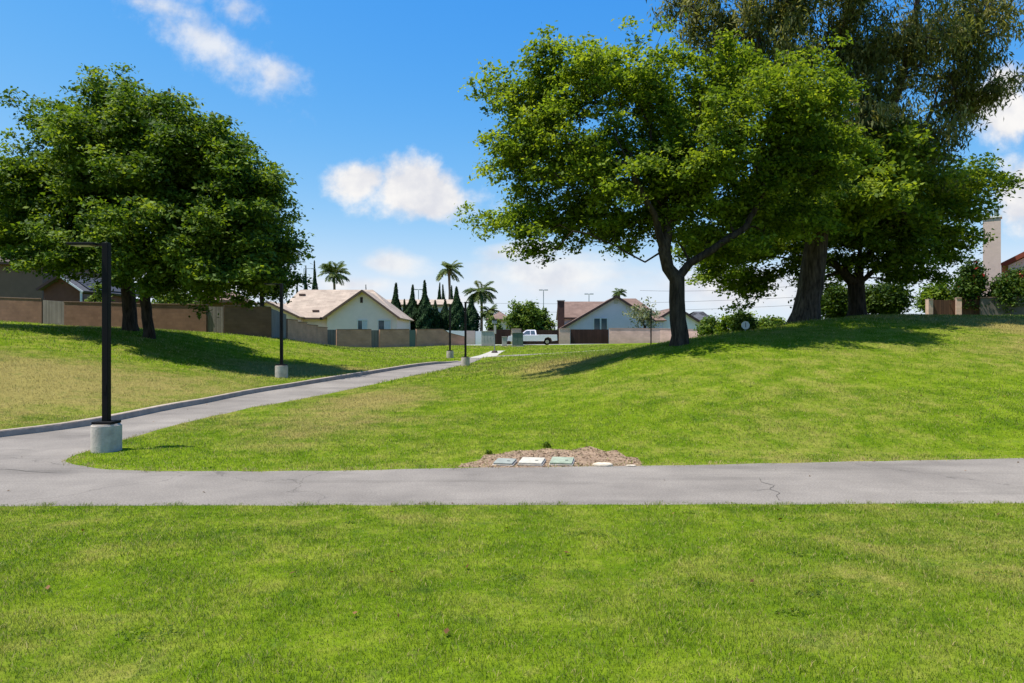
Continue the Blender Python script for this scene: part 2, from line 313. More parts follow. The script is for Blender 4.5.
M = dict(
    lawn=lawnmat('lawn', False), blade=lawnmat('grass_blade', True), asphalt=asphalt(),
    concrete=simple('concrete', (.44, .385, .33), .9, .25, 5, .5), kerb=simple('kerb', (.315, .25, .195), .9, .28, 3, .5),
    sidewalk=simple('sidewalk', (.36, .33, .28), .9, .1, 2, .2),
    street=simple('street', (.28, .27, .26), .9, .1, 2, .2),
    dirt=simple('dirt', (.23, .155, .10), .95, .35, 5, .8, bscale=40), chip=leafmat('wood_chip', [(0, (.10, .055, .03)), (1, (.42, .30, .20))], .0, .9),
    crack=simple('crack', (.09, .08, .07), .95),
    black=simple('black_metal', (.006, .005, .005), .6, .1, 8, 0, 0, .15), lens=simple('lens', (.25, .25, .23), .3), shadegrey=simple('shaded_plaster_grey', (.115, .098, .085), .95, .2, 2, .3), wire=simple('wire', (.05, .05, .05), .7), redflower=leafmat('red_flower', [(0, (.25, .02, .02)), (1, (.6, .05, .05))], .3),  # grey plaster darkened: the deep shade there is put into its colour
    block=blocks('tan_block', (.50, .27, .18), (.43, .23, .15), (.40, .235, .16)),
    shadeblock=blocks('shaded_brown_block', (.20, .11, .072), (.16, .088, .058), (.15, .09, .06)),  # brown block, darkened further so the trees' shade sits in its colour
    pinkblock=blocks('pink_block', (.62, .42, .33), (.55, .37, .29), (.52, .36, .28)),
    cap=simple('wall_cap', (.19, .12, .09), .9, .15), capp=simple('pink_cap', (.40, .27, .22), .9, .1),
    greywood=planks('grey_wood', (.22, .19, .165), (.145, .125, .11)), darkwood=planks('dark_wood', (.055, .028, .022), (.04, .02, .016), .3), brownwood=planks('brown_wood', (.12, .06, .035), (.08, .04, .025)),
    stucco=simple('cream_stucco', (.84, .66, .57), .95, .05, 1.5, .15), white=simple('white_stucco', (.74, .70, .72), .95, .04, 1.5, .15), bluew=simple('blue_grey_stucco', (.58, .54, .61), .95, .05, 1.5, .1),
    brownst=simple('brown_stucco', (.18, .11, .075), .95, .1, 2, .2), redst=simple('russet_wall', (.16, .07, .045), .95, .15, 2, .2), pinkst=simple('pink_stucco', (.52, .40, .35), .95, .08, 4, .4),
    tanroof=shingles('tan_shingle', (.40, .315, .245), (.33, .255, .20)), brownroof=shingles('brown_shingle', (.20, .132, .105), (.155, .10, .08)), redroof=shingles('red_tile', (.33, .085, .05), (.26, .06, .035)), darkroof=shingles('dark_shingle', (.10, .075, .065), (.07, .055, .05)), greyroof=shingles('grey_shingle', (.10, .10, .11), (.08, .08, .09)),
    trim=simple('trim_brown', (.15, .09, .065), .8), darktrim=simple('trim_dark', (.05, .03, .028), .8), whitetrim=simple('trim_white', (.7, .7, .68), .7, .03),
    glass=simple('window_glass', (.07, .09, .11), .08, .2, .8, 0, 0, .8), curtain=simple('window_blind', (.5, .52, .55), .5, .1),
    brick=blocks('chimney_brick', (.09, .045, .035), (.07, .035, .03), (.1, .06, .05), .2, .07), panel=simple('solar_panel', (.05, .05, .055), .6, .1, 3, 0, 0, .3),
    truck=simple('truck_white', (.80, .75, .77), .25, .02, 1, 0, 0, .5), rubber=simple('rubber', (.012, .012, .012), .85), chrome=simple('chrome', (.5, .5, .5), .25, .05, 2, 0, 1), redl=simple('tail_red', (.35, .01, .01), .3), amber=simple('amber', (.5, .2, .02), .3),
    greenbox=simple('green_enamel', (.105, .14, .115), .5, .08, 2), greybox=simple('grey_enamel', (.44, .40, .37), .5, .08, 2), palecover=simple('pale_cover', (.42, .385, .32), .85, .22, 9, .3), greencover=simple('green_cover', (.25, .285, .21), .85, .25, 9, .3), greycover=simple('grey_cover', (.24, .25, .22), .8, .15, 9, .2), stone=simple('pale_stone', (.55, .47, .36), .9, .2, 12, .6),
    galv=simple('galvanised', (.33, .34, .35), .5, .1, 3, 0, .5), signw=simple('disc_white', (.62, .60, .55), .6, .06, 8),
    bark=barkmat('bark', (.018, .013, .010), (.075, .056, .042)), bark2=barkmat('bark_shaggy', (.022, .016, .012), (.12, .09, .068)), palmbark=barkmat('palm_bark', (.13, .09, .06), (.28, .2, .14)),
    leafA=leafmat('leaf_fresh', [(0, (.036, .072, .010)), (1, (.255, .315, .032)), (.5, (.122, .185, .017))], .5),
    leafB=leafmat('leaf_deep', [(0, (.022, .05, .008)), (1, (.20, .265, .028)), (.5, (.08, .14, .013))], .40),
    leafC=leafmat('leaf_olive', [(0, (.05, .06, .018)), (1, (.28, .26, .11)), (.5, (.12, .14, .04))], .38),
    leafF=leafmat('leaf_dark', [(0, (.012, .034, .007)), (1, (.105, .155, .022)), (.5, (.042, .08, .011))], .28),
    leafD=leafmat('leaf_cypress', [(0, (.008, .022, .007)), (1, (.032, .07, .02))], .1, .8),
    leafE=leafmat('leaf_shrub', [(0, (.03, .065, .01)), (1, (.20, .26, .05)), (.5, (.09, .15, .02))], .3),
    leafG=leafmat('leaf_greygreen', [(0, (.09, .11, .06)), (1, (.28, .28, .2)), (.5, (.15, .18, .1))], .25),
    frond=leafmat('frond', [(0, (.03, .065, .02)), (1, (.17, .19, .06)), (.5, (.08, .12, .03))], .25),
    deadleaf=leafmat('dead_leaf', [(0, (.06, .025, .01)), (1, (.22, .11, .04))], .2),
)
def uv_box(o, s=1.0, swap=False):       # metric coordinates: run along the horizontal, height up
    me = o.data; uv = me.uv_layers.new(name='UVMap')
    for p in me.polygons:
        n = p.normal
        t = Vector((-n.y, n.x, 0))
        if t.length < .05: t = Vector((1, 0, 0))
        t.normalize(); b = n.cross(t)
        for li in p.loop_indices:
            c = me.vertices[me.loops[li].vertex_index].co
            a, d = c.dot(t)*s, c.dot(b)*s
            uv.data[li].uv = (d, a) if swap else (a, d)
    return o

# ------------------------------------------------------------------ terrain
def poly_in(x, y, poly):
    ins = np.zeros(x.shape, bool); n = len(poly); j = n-1
    for i in range(n):
        xi, yi = poly[i]; xj, yj = poly[j]
        if yi != yj:
            c = ((yi > y) != (yj > y)) & (x < (xj-xi)*(y-yi)/(yj-yi)+xi); ins ^= c
        j = i
    return ins
def poly_dist(x, y, pl):
    d = np.full(x.shape, 1e9)
    for (ax, ay), (bx, by) in zip(pl, pl[1:]):
        vx, vy = bx-ax, by-ay; t = np.clip(((x-ax)*vx+(y-ay)*vy)/(vx*vx+vy*vy+1e-9), 0, 1)
        d = np.minimum(d, np.hypot(x-ax-t*vx, y-ay-t*vy))
    return d
def smooth_line(pts, n=6):
    pts = [np.array(p, float) for p in pts]; out = []
    for i in range(len(pts)-1):
        p0 = pts[max(i-1, 0)]; p1 = pts[i]; p2 = pts[i+1]; p3 = pts[min(i+2, len(pts)-1)]
        for k in range(n):
            t = k/n; out.append(tuple(.5*((2*p1)+(-p0+p2)*t+(2*p0-5*p1+4*p2-p3)*t*t+(-p0+3*p1-3*p2+p3)*t**3)))
    out.append(tuple(pts[-1])); return out
kerb_line = smooth_line([(-27, 0), (-18.5, 6.5), (-13.6, 11.5), (-11.1, 14.86), (-10.05, 17.0), (-9.45, 20.9), (-8.5, 25.7), (-7.5, 30.5), (-6.1, 37.3), (-4.6, 42.5), (-3.6, 46.3)], 4)
road_right = smooth_line([(-8.1, 12.65), (-8.18, 14.2), (-7.97, 17.4), (-7.45, 19.6), (-6.9, 22.2), (-6.0, 25.6), (-4.85, 30.5), (-3.75, 36), (-2.75, 43.0), (-2.3, 48)], 4)
near_edge = [(-40, 8.6), (-20, 8.68), (-6.5, 8.72), (0, 8.78), (6.6, 8.85), (20, 9.0), (40, 9.3)]
near_edge = smooth_line(near_edge, 10)
far_edge = smooth_line([(-8.1, 12.65), (-7.92, 12.1), (-7.4, 11.6), (-6.6, 11.22), (-5.6, 11.08), (-3, 11.1), (-.8, 11.35), (3, 11.62), (6, 11.95), (9.3, 12.3), (20, 13.4), (40, 15)], 5)
def wiggle(l, a): return [(x+a*math.sin(x*5.3+y*3), y+a*math.sin(x*7.1+1.3*y)+a*.6*math.sin(17*x+y)) for x, y in l]
near_edge = wiggle(near_edge, .018); far_edge = wiggle(far_edge, .02)
# service path end -> narrow pale walk and crossing asphalt walk
path_poly = near_edge + far_edge[::-1][:-1] + road_right + [(-2.2, 50.6), (-3.3, 50.2)] + kerb_line[::-1] + [(-40, -8)]
walk_poly = [(-3.3, 50.2), (-2.2, 50.6), (-1.2, 53.5), (-.9, 58.5), (-.6, 62), (-1.9, 62), (-2.1, 58.5), (-2.6, 54)]
branch_poly = [(-1.2, 53.5), (-1.75, 51.5), (.5, 52.2), (4, 53.4), (9, 56), (9, 57.2), (4, 54.7), (.4, 53.6)]
side_poly = [(-7, 76), (-1.2, 76), (1, 76), (50, 74), (50, 75.4), (1, 77.4), (-7, 77.4)]
street_poly = [(-7, 77.4), (1, 77.4), (50, 75.4), (50, 80.5), (1, 82.6), (-7, 82.6)]
dirt_poly = wiggle([(-.86, 11.36), (-.84, 11.7), (-.62, 12.05), (-.5, 12.5), (-.15, 12.6), (.0, 12.85), (.45, 12.75), (.7, 12.95), (1.1, 12.8), (1.45, 12.95), (1.75, 12.7), (2.0, 12.75), (2.1, 12.35), (2.3, 12.2), (2.28, 11.9), (2.15, 11.6), (1.4, 11.53), (.3, 11.45)], .05)
def kerb_side(x, y):
    off = [(a-.09, b) for a, b in kerb_line]
    return poly_in(x, y, off+[(-3.8, 50), (-200, 200), (-200, -60), (-40, -12)])
ctrl = []
for X in (-30, -15, -6, 0, 6, 15, 30):
    ctrl += [(X, -8, .5), (X, 3.5, .28)]
    ctrl += [(X, 8.6, 0)]
for X in (-5, 0, 5, 10): ctrl += [(X, 11.3, 0.0)]
ctrl += [(18, 12.6, .1), (30, 14, .2), (-8.3, 12.6, 0), (-11.1, 14.86, .02), (-14, 11, 0), (-20, 5, .1)]
ctrl += [(-10.05, 16.9, .08), (-8.1, 15.5, .08), (-9.5, 20.9, .2), (-7.5, 19.6, .2), (-8.5, 25.7, .35), (-6, 25.6, .33), (-7.5, 30.5, .45), (-4.85, 30.5, .48), (-6.1, 37.3, .6), (-3.8, 36, .58), (-4.6, 42.5, .7), (-2.7, 43, .66), (-3, 48, .82), (-1, 56, 1.1), (0, 66, 1.4)]
ctrl += [(-10.6, 30, .62), (-6.2, 50, .9), (-36.6, 50, 3.55), (-24, 45, 2.85), (-16.7, 46, 2.4), (-20, 37.5, 2.65), (-30, 38, 2.9), (-13, 24, .95), (-20, 24, 1.75), (-28, 24, 2.3), (-14, 17, .55), (-22, 12, .9), (-30, 0, 1.5), (-18.5, 56, 2.2), (-18, 68, 1.55), (-8, 76, 1.65), (-12, 55, 1.35), (-15, 38, 1.55), (-11, 38, .95)]
ctrl += [(0, 20, .5), (0, 30, .82), (0, 42, .95), (3.0, 24, 1.2), (2.4, 16, .5), (5, 40, 1.45), (5.8, 24, 2.0), (4.6, 18, .98), (9.7, 42, 1.8), (9.1, 27, 2.42), (11.0, 32.5, 2.5), (12.3, 37, 2.45), (7.5, 20, 1.45), (7, 15.5, .62), (13, 30, 3.0), (11.5, 22, 1.85), (10, 16, .75), (18.2, 36, 3.4), (17, 25, 2.35), (15, 18, 1.1), (28.2, 44, 3.65), (33, 44, 3.6), (24, 32, 3.1), (22, 22, 1.75), (30, 30, 2.75), (45, 40, 3.6), (45, 24, 2.2), (30, 60, 3.3), (14, 60, 1.75), (0, 80, 1.72), (14, 80, 1.7), (30, 80, 1.8), (50, 80, 2.2), (-30, 80, 1.7), (-50, 60, 3.6), (-60, 30, 3.4), (60, 60, 3.3), (0, 95, 1.7), (-30, 100, 1.7), (40, 100, 1.8), (-50, 0, 2), (50, 0, .6)]
ctrl = np.array(ctrl)
def tps_fit(c, lam=.02):
    n = len(c); d = np.hypot(c[:, None, 0]-c[None, :, 0], c[:, None, 1]-c[None, :, 1])
    K = np.where(d > 0, d*d*np.log(d+1e-12), 0)+lam*np.eye(n)*10
    Pm = np.c_[np.ones(n), c[:, :2]]; A = np.block([[K, Pm], [Pm.T, np.zeros((3, 3))]])
    return np.linalg.solve(A, np.r_[c[:, 2], 0, 0, 0])
wts = tps_fit(ctrl)
def tps(x, y):
    out = np.empty(x.size); x = x.ravel(); y = y.ravel()
    for s in range(0, x.size, 20000):
        a = x[s:s+20000, None]; b = y[s:s+20000, None]; d = np.hypot(a-ctrl[:, 0], b-ctrl[:, 1]); K = np.where(d > 0, d*d*np.log(d+1e-12), 0)
        out[s:s+20000] = K@wts[:-3]+wts[-3]+wts[-2]*a[:, 0]+wts[-1]*b[:, 0]
    return out
def sst(t): t = np.clip(t, 0, 1); return t*t*(3-2*t)
ped_line = [(x, y) for x, y in far_edge]
def H(x, y):
    x = np.atleast_1d(np.asarray(x, float)); y = np.atleast_1d(np.asarray(y, float)); sh = x.shape; x = x.ravel(); y = y.ravel()
    xc = np.clip(x, -60, 60); yc = np.clip(y, -8, 100)
    h = np.clip(tps(xc, yc), -.1, 4.2)
    far = sst((np.hypot(x, y-50)-70)/60); h = h*(1-far)+1.75*far
    # pavement junction dead flat
    dn = poly_dist(x, y, ped_line); strip = (y > 8.5) & poly_in(x, y, path_poly) & (y < 13.5); w = np.where(strip, 0, sst(np.minimum(dn, np.abs(y-8.7))/2.0))
    w = np.where((y < 16) & (x > -14), w, 1.0); w = np.maximum(w, np.where((x > -14) & (x < -8.3), sst((y-11.5)/4), 0))
    h = h*w
    dk = poly_dist(x, y, kerb_line); st = .155*np.exp(-dk/2.5)*np.clip((47-y)/6, 0, 1)
    h = h+np.where(kerb_side(x, y), st, 0)
    h = h+(.018*np.sin(x*1.7+y*.6)*np.sin(y*1.3-x*.4)+.012*np.sin(x*3.1-1)*np.sin(y*2.7+x))*np.where(poly_in(x, y, path_poly), 0, np.clip(dn/2, 0, 1)*np.clip(np.abs(y-8.7), 0, 1))*np.clip(dk/2, 0, 1)
    h = h+.02*np.sin(x*.9+1)*np.sin(y*.7)*np.where(poly_in(x, y, path_poly), 0, np.clip(dn/2, 0, 1))*np.clip(dk/2, 0, 1)
    return h.reshape(sh)
def Hz(x, y): return float(H(x, y)[0])

def build_ground():
    pts = []; edges = []
    def addline(l, closed=False):
        s = len(pts); pts.extend([(float(a), float(b)) for a, b in l])
        for i in range(len(l)-1): edges.append((s+i, s+i+1))
        if closed: edges.append((s+len(l)-1, s))
    lines = []
    for pl in (path_poly, walk_poly, branch_poly, side_poly, street_poly, dirt_poly): addline(pl, True); lines.append(pl+[pl[0]])
    addline([(a-.04, b) for a, b in kerb_line[1:]]); addline([(a-.13, b) for a, b in kerb_line[1:]])
    gx = []
    def grid(x0, x1, y0, y1, s, hole=None):
        X, Y = np.meshgrid(np.arange(x0, x1+1e-6, s), np.arange(y0, y1+1e-6, s)); X = X.ravel(); Y = Y.ravel()
        if hole: k = ~((X >= hole[0]-.1) & (X <= hole[1]+.1) & (Y >= hole[2]-.1) & (Y <= hole[3]+.1)); X = X[k]; Y = Y[k]
        gx.append(np.c_[X, Y])
    grid(-36, 40, -8, 60, .6); grid(-72, 76, -20, 100, 2.0, (-36, 40, -8, 60)); grid(-900, 900, -300, 1500, 60, (-72, 76, -20, 100))
    g = np.concatenate(gx)+rng.uniform(-.01, .01, (sum(len(a) for a in gx), 2))
    keep = np.ones(len(g), bool)
    for l in lines: keep &= poly_dist(g[:, 0], g[:, 1], l) > .12
    keep &= poly_dist(g[:, 0], g[:, 1], kerb_line) > .3
    g = g[keep]; pts.extend(map(tuple, g))
    r = delaunay_2d_cdt([Vector(p) for p in pts], edges, [], 0, 1e-5)
    v = np.array([(p.x, p.y) for p in r[0]]); f = np.array([t for t in r[2] if len(t) == 3])
    a, b, c = v[f[:, 0]], v[f[:, 1]], v[f[:, 2]]
    cr = (b[:, 0]-a[:, 0])*(c[:, 1]-a[:, 1])-(b[:, 1]-a[:, 1])*(c[:, 0]-a[:, 0]); f = f[np.abs(cr) > 1e-7]; cr = cr[np.abs(cr) > 1e-7]
    f[cr < 0] = f[cr < 0][:, ::-1]
    z = H(v[:, 0], v[:, 1]); cen = v[f].mean(1)
    used = np.zeros(len(f), bool)
    for name, pl, mat in (('dirt_patch', dirt_poly, 'dirt'), ('asphalt_path', path_poly, 'asphalt'), ('concrete_walk', walk_poly, 'sidewalk'), ('crossing_path', branch_poly, 'asphalt'), ('sidewalk', side_poly, 'sidewalk'), ('street', street_poly, 'street'), ('lawn', None, 'lawn')):
        k = ~used if pl is None else (poly_in(cen[:, 0], cen[:, 1], pl) & ~used); used |= k
        ff = f[k]; ids, inv = np.unique(ff, return_inverse=True)
        o = fast_mesh(name, np.c_[v[ids], z[ids]], inv.reshape(ff.shape), M[mat], smooth=True); tag(o, None, None, kind='structure')
build_ground()

def build_kerb():
    m = MB(); bm = m.bm; rings = []
    for i, (x, y) in enumerate(kerb_line):
        a = np.array(kerb_line[max(i-1, 0)]); b = np.array(kerb_line[min(i+1, len(kerb_line)-1)]); d = (b-a)/np.linalg.norm(b-a); n = np.array((-d[1], d[0]))
        zl = Hz(x+.3*(-n[0]), y+.3*(-n[1])); zt = zl+.165*min(1, max(.25, (47.5-y)/5))
        prof = [(.0, zl-.2), (.0, zt-.03), (.02, zt-.005), (.06, zt), (.17, zt), (.17, zt-.5)]
        rings.append([bm.verts.new((x+n[0]*t, y+n[1]*t, zz)) for t, zz in prof])
    for q, w in zip(rings, rings[1:]):
        for k in range(5): bm.faces.new((q[k], q[k+1], w[k+1], w[k]))
    bm.faces.new(rings[0]); bm.faces.new(rings[-1][::-1])
    o = m.build('kerb', M['kerb'], smooth=True); tag(o, None, None, kind='structure')
build_kerb()
def path_cracks():
    m = MB()
    for pts, w in (([(3.80, 10.5), (3.74, 10.2), (3.83, 9.95), (3.66, 9.7), (3.71, 9.45), (3.58, 9.25), (3.55, 9.0)], .008), ([(3.66, 9.7), (3.45, 9.62), (3.3, 9.66)], .005), ([(-9.5, 11.3), (-9.0, 11.15), (-8.3, 11.2), (-7.6, 10.95), (-6.9, 10.9)], .01), ([(-12.4, 12.4), (-11.4, 12.9), (-10.6, 12.8), (-9.8, 13.3), (-9.2, 13.2)], .01)):
        L_ = smooth_line(pts, 3); L_ = [(a+random.uniform(-.02, .02), b+random.uniform(-.02, .02)) for a, b in L_]; vs = []
        for i, (a, b) in enumerate(L_):
            p = L_[max(i-1, 0)]; q = L_[min(i+1, len(L_)-1)]; d = Vector((q[0]-p[0], q[1]-p[1])).normalized(); ww = w*random.uniform(.35, 1)*(.3 if i in (0, len(L_)-1) else 1); z = Hz(a, b)+.004
            vs.append((m.bm.verts.new((a-d.y*ww, b+d.x*ww, z)), m.bm.verts.new((a+d.y*ww, b-d.x*ww, z))))
        for u, v in zip(vs, vs[1:]): m.bm.faces.new((u[0], u[1], v[1], v[0]))
    tag(m.build('path_cracks', M['crack']), None, None, kind='structure')
path_cracks()

# ------------------------------------------------------------------ lawn grass (stuff)
def build_grass():
    bands = [(2.6, 6.0, 5200, .026, .0034), (6.0, 9.4, 3000, .027, .0044), (10.8, 17, 900, .036, .0075), (17, 27, 330, .05, .012), (27, 45, 75, .08, .028), (45, 76, 20, .09, .05)]
    V = []; Fc = []; T = []; base = 0
    solids = [(-7.6, 13.05, .33)]
    for (y0, y1, den, hh, ww) in bands:
        xm = .75*y1*1.1+4.0; n = int(2*xm*(y1-y0)*den)
        y = rng.uniform(y0, y1, n); x = rng.uniform(-xm, xm, n); k = np.abs(x) < .75*y*1.1+1.8+2.2*rng.random(n)**2
        x, y = x[k], y[k]
        cl = np.sin(x*3.1+np.sin(y*2.3)*2)*np.sin(y*2.9+np.sin(x*1.7)*2)
        k = np.ones(len(x), bool)
        for pl in (walk_poly, branch_poly, side_poly, street_poly): k &= ~poly_in(x, y, pl)
        inp = poly_in(x, y, path_poly); dp = poly_dist(x, y, path_poly+[path_poly[0]])
        lim = .07+.14*np.clip(np.sin(x*2.1+1)*np.sin(x*5.7+y*2)+.35*np.sin(x*23), 0, 1)
        k &= (~inp) | (dp < lim*rng.random(len(x))**1.5)
        ind = poly_in(x, y, dirt_poly); dd = poly_dist(x, y, dirt_poly+[dirt_poly[0]])
        k &= (~ind) | (rng.random(len(x)) < .6*np.exp(-dd/.12)+.015)
        for sx, sy, sr in solids: k &= np.hypot(x-sx, y-sy) > sr
        kd = poly_dist(x, y, kerb_line); ks = kerb_side(x, y); k &= ~((kd < .2) & (y < 47))
        x, y, cl, dp = x[k], y[k], cl[k], dp[k]; n = len(x)
        z = H(x, y)
        h = hh*(.6+.8*rng.random(n))*(1+.18*cl); h = np.where((dp < .12) & (y < 17), h*(.7+.9*(np.sin(x*4.1)+np.sin(x*11.3)>.9)), h); w = ww*(.7+.6*rng.random(n))
        az = rng.uniform(0, 2*np.pi, n); la = rng.uniform(0, 2*np.pi, n); lean = h*np.abs(rng.normal(.85, .4, n))
        ax, ay = np.cos(az)*w/2, np.sin(az)*w/2; lx, ly = np.cos(la)*lean, np.sin(la)*lean
        tint = rng.random(n); tint = np.where((dp < .16) & (y > 9.5) & (y < 30) & (rng.random(n) < .6), .95, tint)
        if y1 < 20:
            v = np.stack([np.c_[x-ax, y-ay, z-.005], np.c_[x+ax, y+ay, z-.005], np.c_[x+ax*.8+lx*.4, y+ay*.8+ly*.4, z+h*.6], np.c_[x-ax*.8+lx*.4, y-ay*.8+ly*.4, z+h*.6], np.c_[x+lx, y+ly, z+h*.92]], 1)
            fc = np.arange(n)[:, None]*5+base; fcs = np.concatenate([fc+np.array([0, 1, 2]), fc+np.array([0, 2, 3]), fc+np.array([3, 2, 4])]); m = 5
        else:
            v = np.stack([np.c_[x-ax, y-ay, z-.01], np.c_[x+ax, y+ay, z-.01], np.c_[x+lx, y+ly, z+h]], 1)
            fcs = np.arange(n)[:, None]*3+base+np.array([0, 1, 2]); m = 3
        V.append(v.reshape(-1, 3)); Fc.append(fcs); T.append(np.repeat(tint, m)); base += n*m
    o = fast_mesh('lawn_grass', np.concatenate(V), np.concatenate(Fc), M['blade'], tint=np.concatenate(T)); tag(o, None, None, kind='stuff')
    print('grass tris', sum(len(a) for a in Fc))
build_grass()
def scatter_chips():
    n = 2600; x = rng.uniform(-1, 2.7, n); y = rng.uniform(11.3, 13.2, n); k = poly_in(x, y, dirt_poly); x, y = x[k], y[k]; n = len(x); z = H(x, y)+.006
    nrm = np.c_[rng.normal(0, .35, n), rng.normal(0, .35, n), np.ones(n)]
    v, f, t = leaf_arrays(np.c_[x, y, z], nrm, rng.uniform(.012, .045, n), .3, rng.random(n))
    tag(fast_mesh('wood_chips', v, f, M['chip'], tint=t), None, None, kind='stuff')
    n = 260; n = 110; y = rng.uniform(4, 26, n); x = rng.uniform(-.8, .8, n)*y; k = ~poly_in(x, y, dirt_poly); x, y = x[k], y[k]; n = len(x)
    nrm = np.c_[rng.normal(0, .5, n), rng.normal(0, .5, n), np.ones(n)]
    v, f, t = leaf_arrays(np.c_[x, y, H(x, y)+np.where(poly_in(x, y, path_poly), .008, .035)], nrm, rng.uniform(.015, .035, n), .6, rng.random(n))
    tag(fast_mesh('fallen_leaves', v, f, M['deadleaf'], tint=t), None, None, kind='stuff')

# ------------------------------------------------------------------ vegetation tools
def leaf_arrays(c, nrm, size, asp, tint, axis=None):
    n = len(c); nrm = nrm/np.linalg.norm(nrm, axis=1)[:, None]
    a = rng.normal(size=(n, 3)) if axis is None else axis
    t = a-(a*nrm).sum(1)[:, None]*nrm; t /= np.linalg.norm(t, axis=1)[:, None]+1e-9; b = np.cross(nrm, t)
    L = size[:, None]; Wd = (size*asp)[:, None]
    v = np.stack([c-t*L, c-t*L*.1+b*Wd+nrm*L*.12, c+t*L, c-t*L*.1-b*Wd+nrm*L*.12], 1).reshape(-1, 3)
    f = np.arange(n)[:, None]*4+np.array([0, 1, 2, 3]); return v, f, np.repeat(tint, 4)
scatter_chips()
def lawn_weeds():
    cs = []; nr = []; sz = []; ti = []
    spots = [(2.2+.2*i, 0) for i in range(0)]
    for i in range(26):
        y = rng.uniform(4.3, 8.4) if i < 16 else rng.uniform(12.5, 19); x = rng.uniform(-.72, .72)*y
        if poly_in(np.array([x]), np.array([y]), path_poly)[0] or poly_in(np.array([x]), np.array([y]), dirt_poly)[0]: continue
        r = rng.uniform(.03, .16); k = int(20+230*r*2); a = rng.uniform(0, 2*np.pi, k); q = np.sqrt(rng.random(k))*r; px = x+q*np.cos(a)*1.5; py = y+q*np.sin(a)
        z = H(px, py)+rng.uniform(.008, .05, k)*(1-.5*q/r); cs.append(np.c_[px, py, z]); nr.append(np.c_[np.cos(a)*.5, np.sin(a)*.5, np.ones(k)]+rng.normal(0, .3, (k, 3))); sz.append(rng.uniform(.008, .02, k)); ti.append(np.clip(rng.normal(.45, .25, k), 0, 1))
    v, f, t = leaf_arrays(np.concatenate(cs), np.concatenate(nr), np.concatenate(sz), .5, np.concatenate(ti)); tag(fast_mesh('clover_patches', v, f, M['leafA'], tint=t), None, None, kind='stuff')
lawn_weeds()
def skeleton(trunk, limbs, targets, spacing=.55, bias=.35):
    """trunk/limbs: lists of points (limb starts from the nearest existing node)."""
    pos = [np.array(trunk[0], float)]; par = [-1]; pl = [0.0]
    def run(start, pts):
        cur = start
        for p in pts:
            p = np.array(p, float); d = np.linalg.norm(p-pos[cur]); k = max(1, int(round(d/spacing))); a = pos[cur].copy(); st = cur
            for i in range(1, k+1):
                q = a+(p-a)*i/k+(rng.normal(0, .035, 3) if i < k else 0)
                pos.append(q); par.append(cur); pl.append(pl[cur]+np.linalg.norm(q-pos[cur])); cur = len(pos)-1
        return cur
    run(0, trunk[1:]); ntr = len(pos)
    for l in limbs:
        A = np.array(pos); s = int(np.argmin(np.linalg.norm(A-np.array(l[0]), axis=1))); run(s, l[1:])
    top = np.array(trunk[-1]); targets = targets[np.argsort(np.linalg.norm(targets-top, axis=1))]
    zmin = trunk[-1][2]-.5
    A = np.zeros((len(pos)+len(targets)*14, 3)); Pl = np.zeros(len(A)); n = len(pos); A[:n] = pos; Pl[:n] = pl
    first = max(1, int(ntr*.75)); tips = []
    for t in targets:
        d = np.linalg.norm(A[first:n]-t, axis=1); cost = d+bias*Pl[first:n]*.5
        cost = cost+np.maximum(0, A[first:n, 2]-t[2])*.5
        s = int(np.argmin(cost))+first; a = A[s].copy(); dist = np.linalg.norm(t-a); k = min(13, max(1, int(round(dist/spacing))))
        mid = (a+t)/2+np.array([0, 0, dist*.10])+rng.normal(0, .06*dist, 3); cur = s
        for i in range(1, k+1):
            u = i/k; q = (1-u)**2*a+2*u*(1-u)*mid+u*u*t
            A[n] = q; Pl[n] = Pl[cur]+np.linalg.norm(q-A[cur]); par.append(cur); cur = n; n += 1
        tips.append(cur)
    return A[:n], np.array(par), np.array(tips)
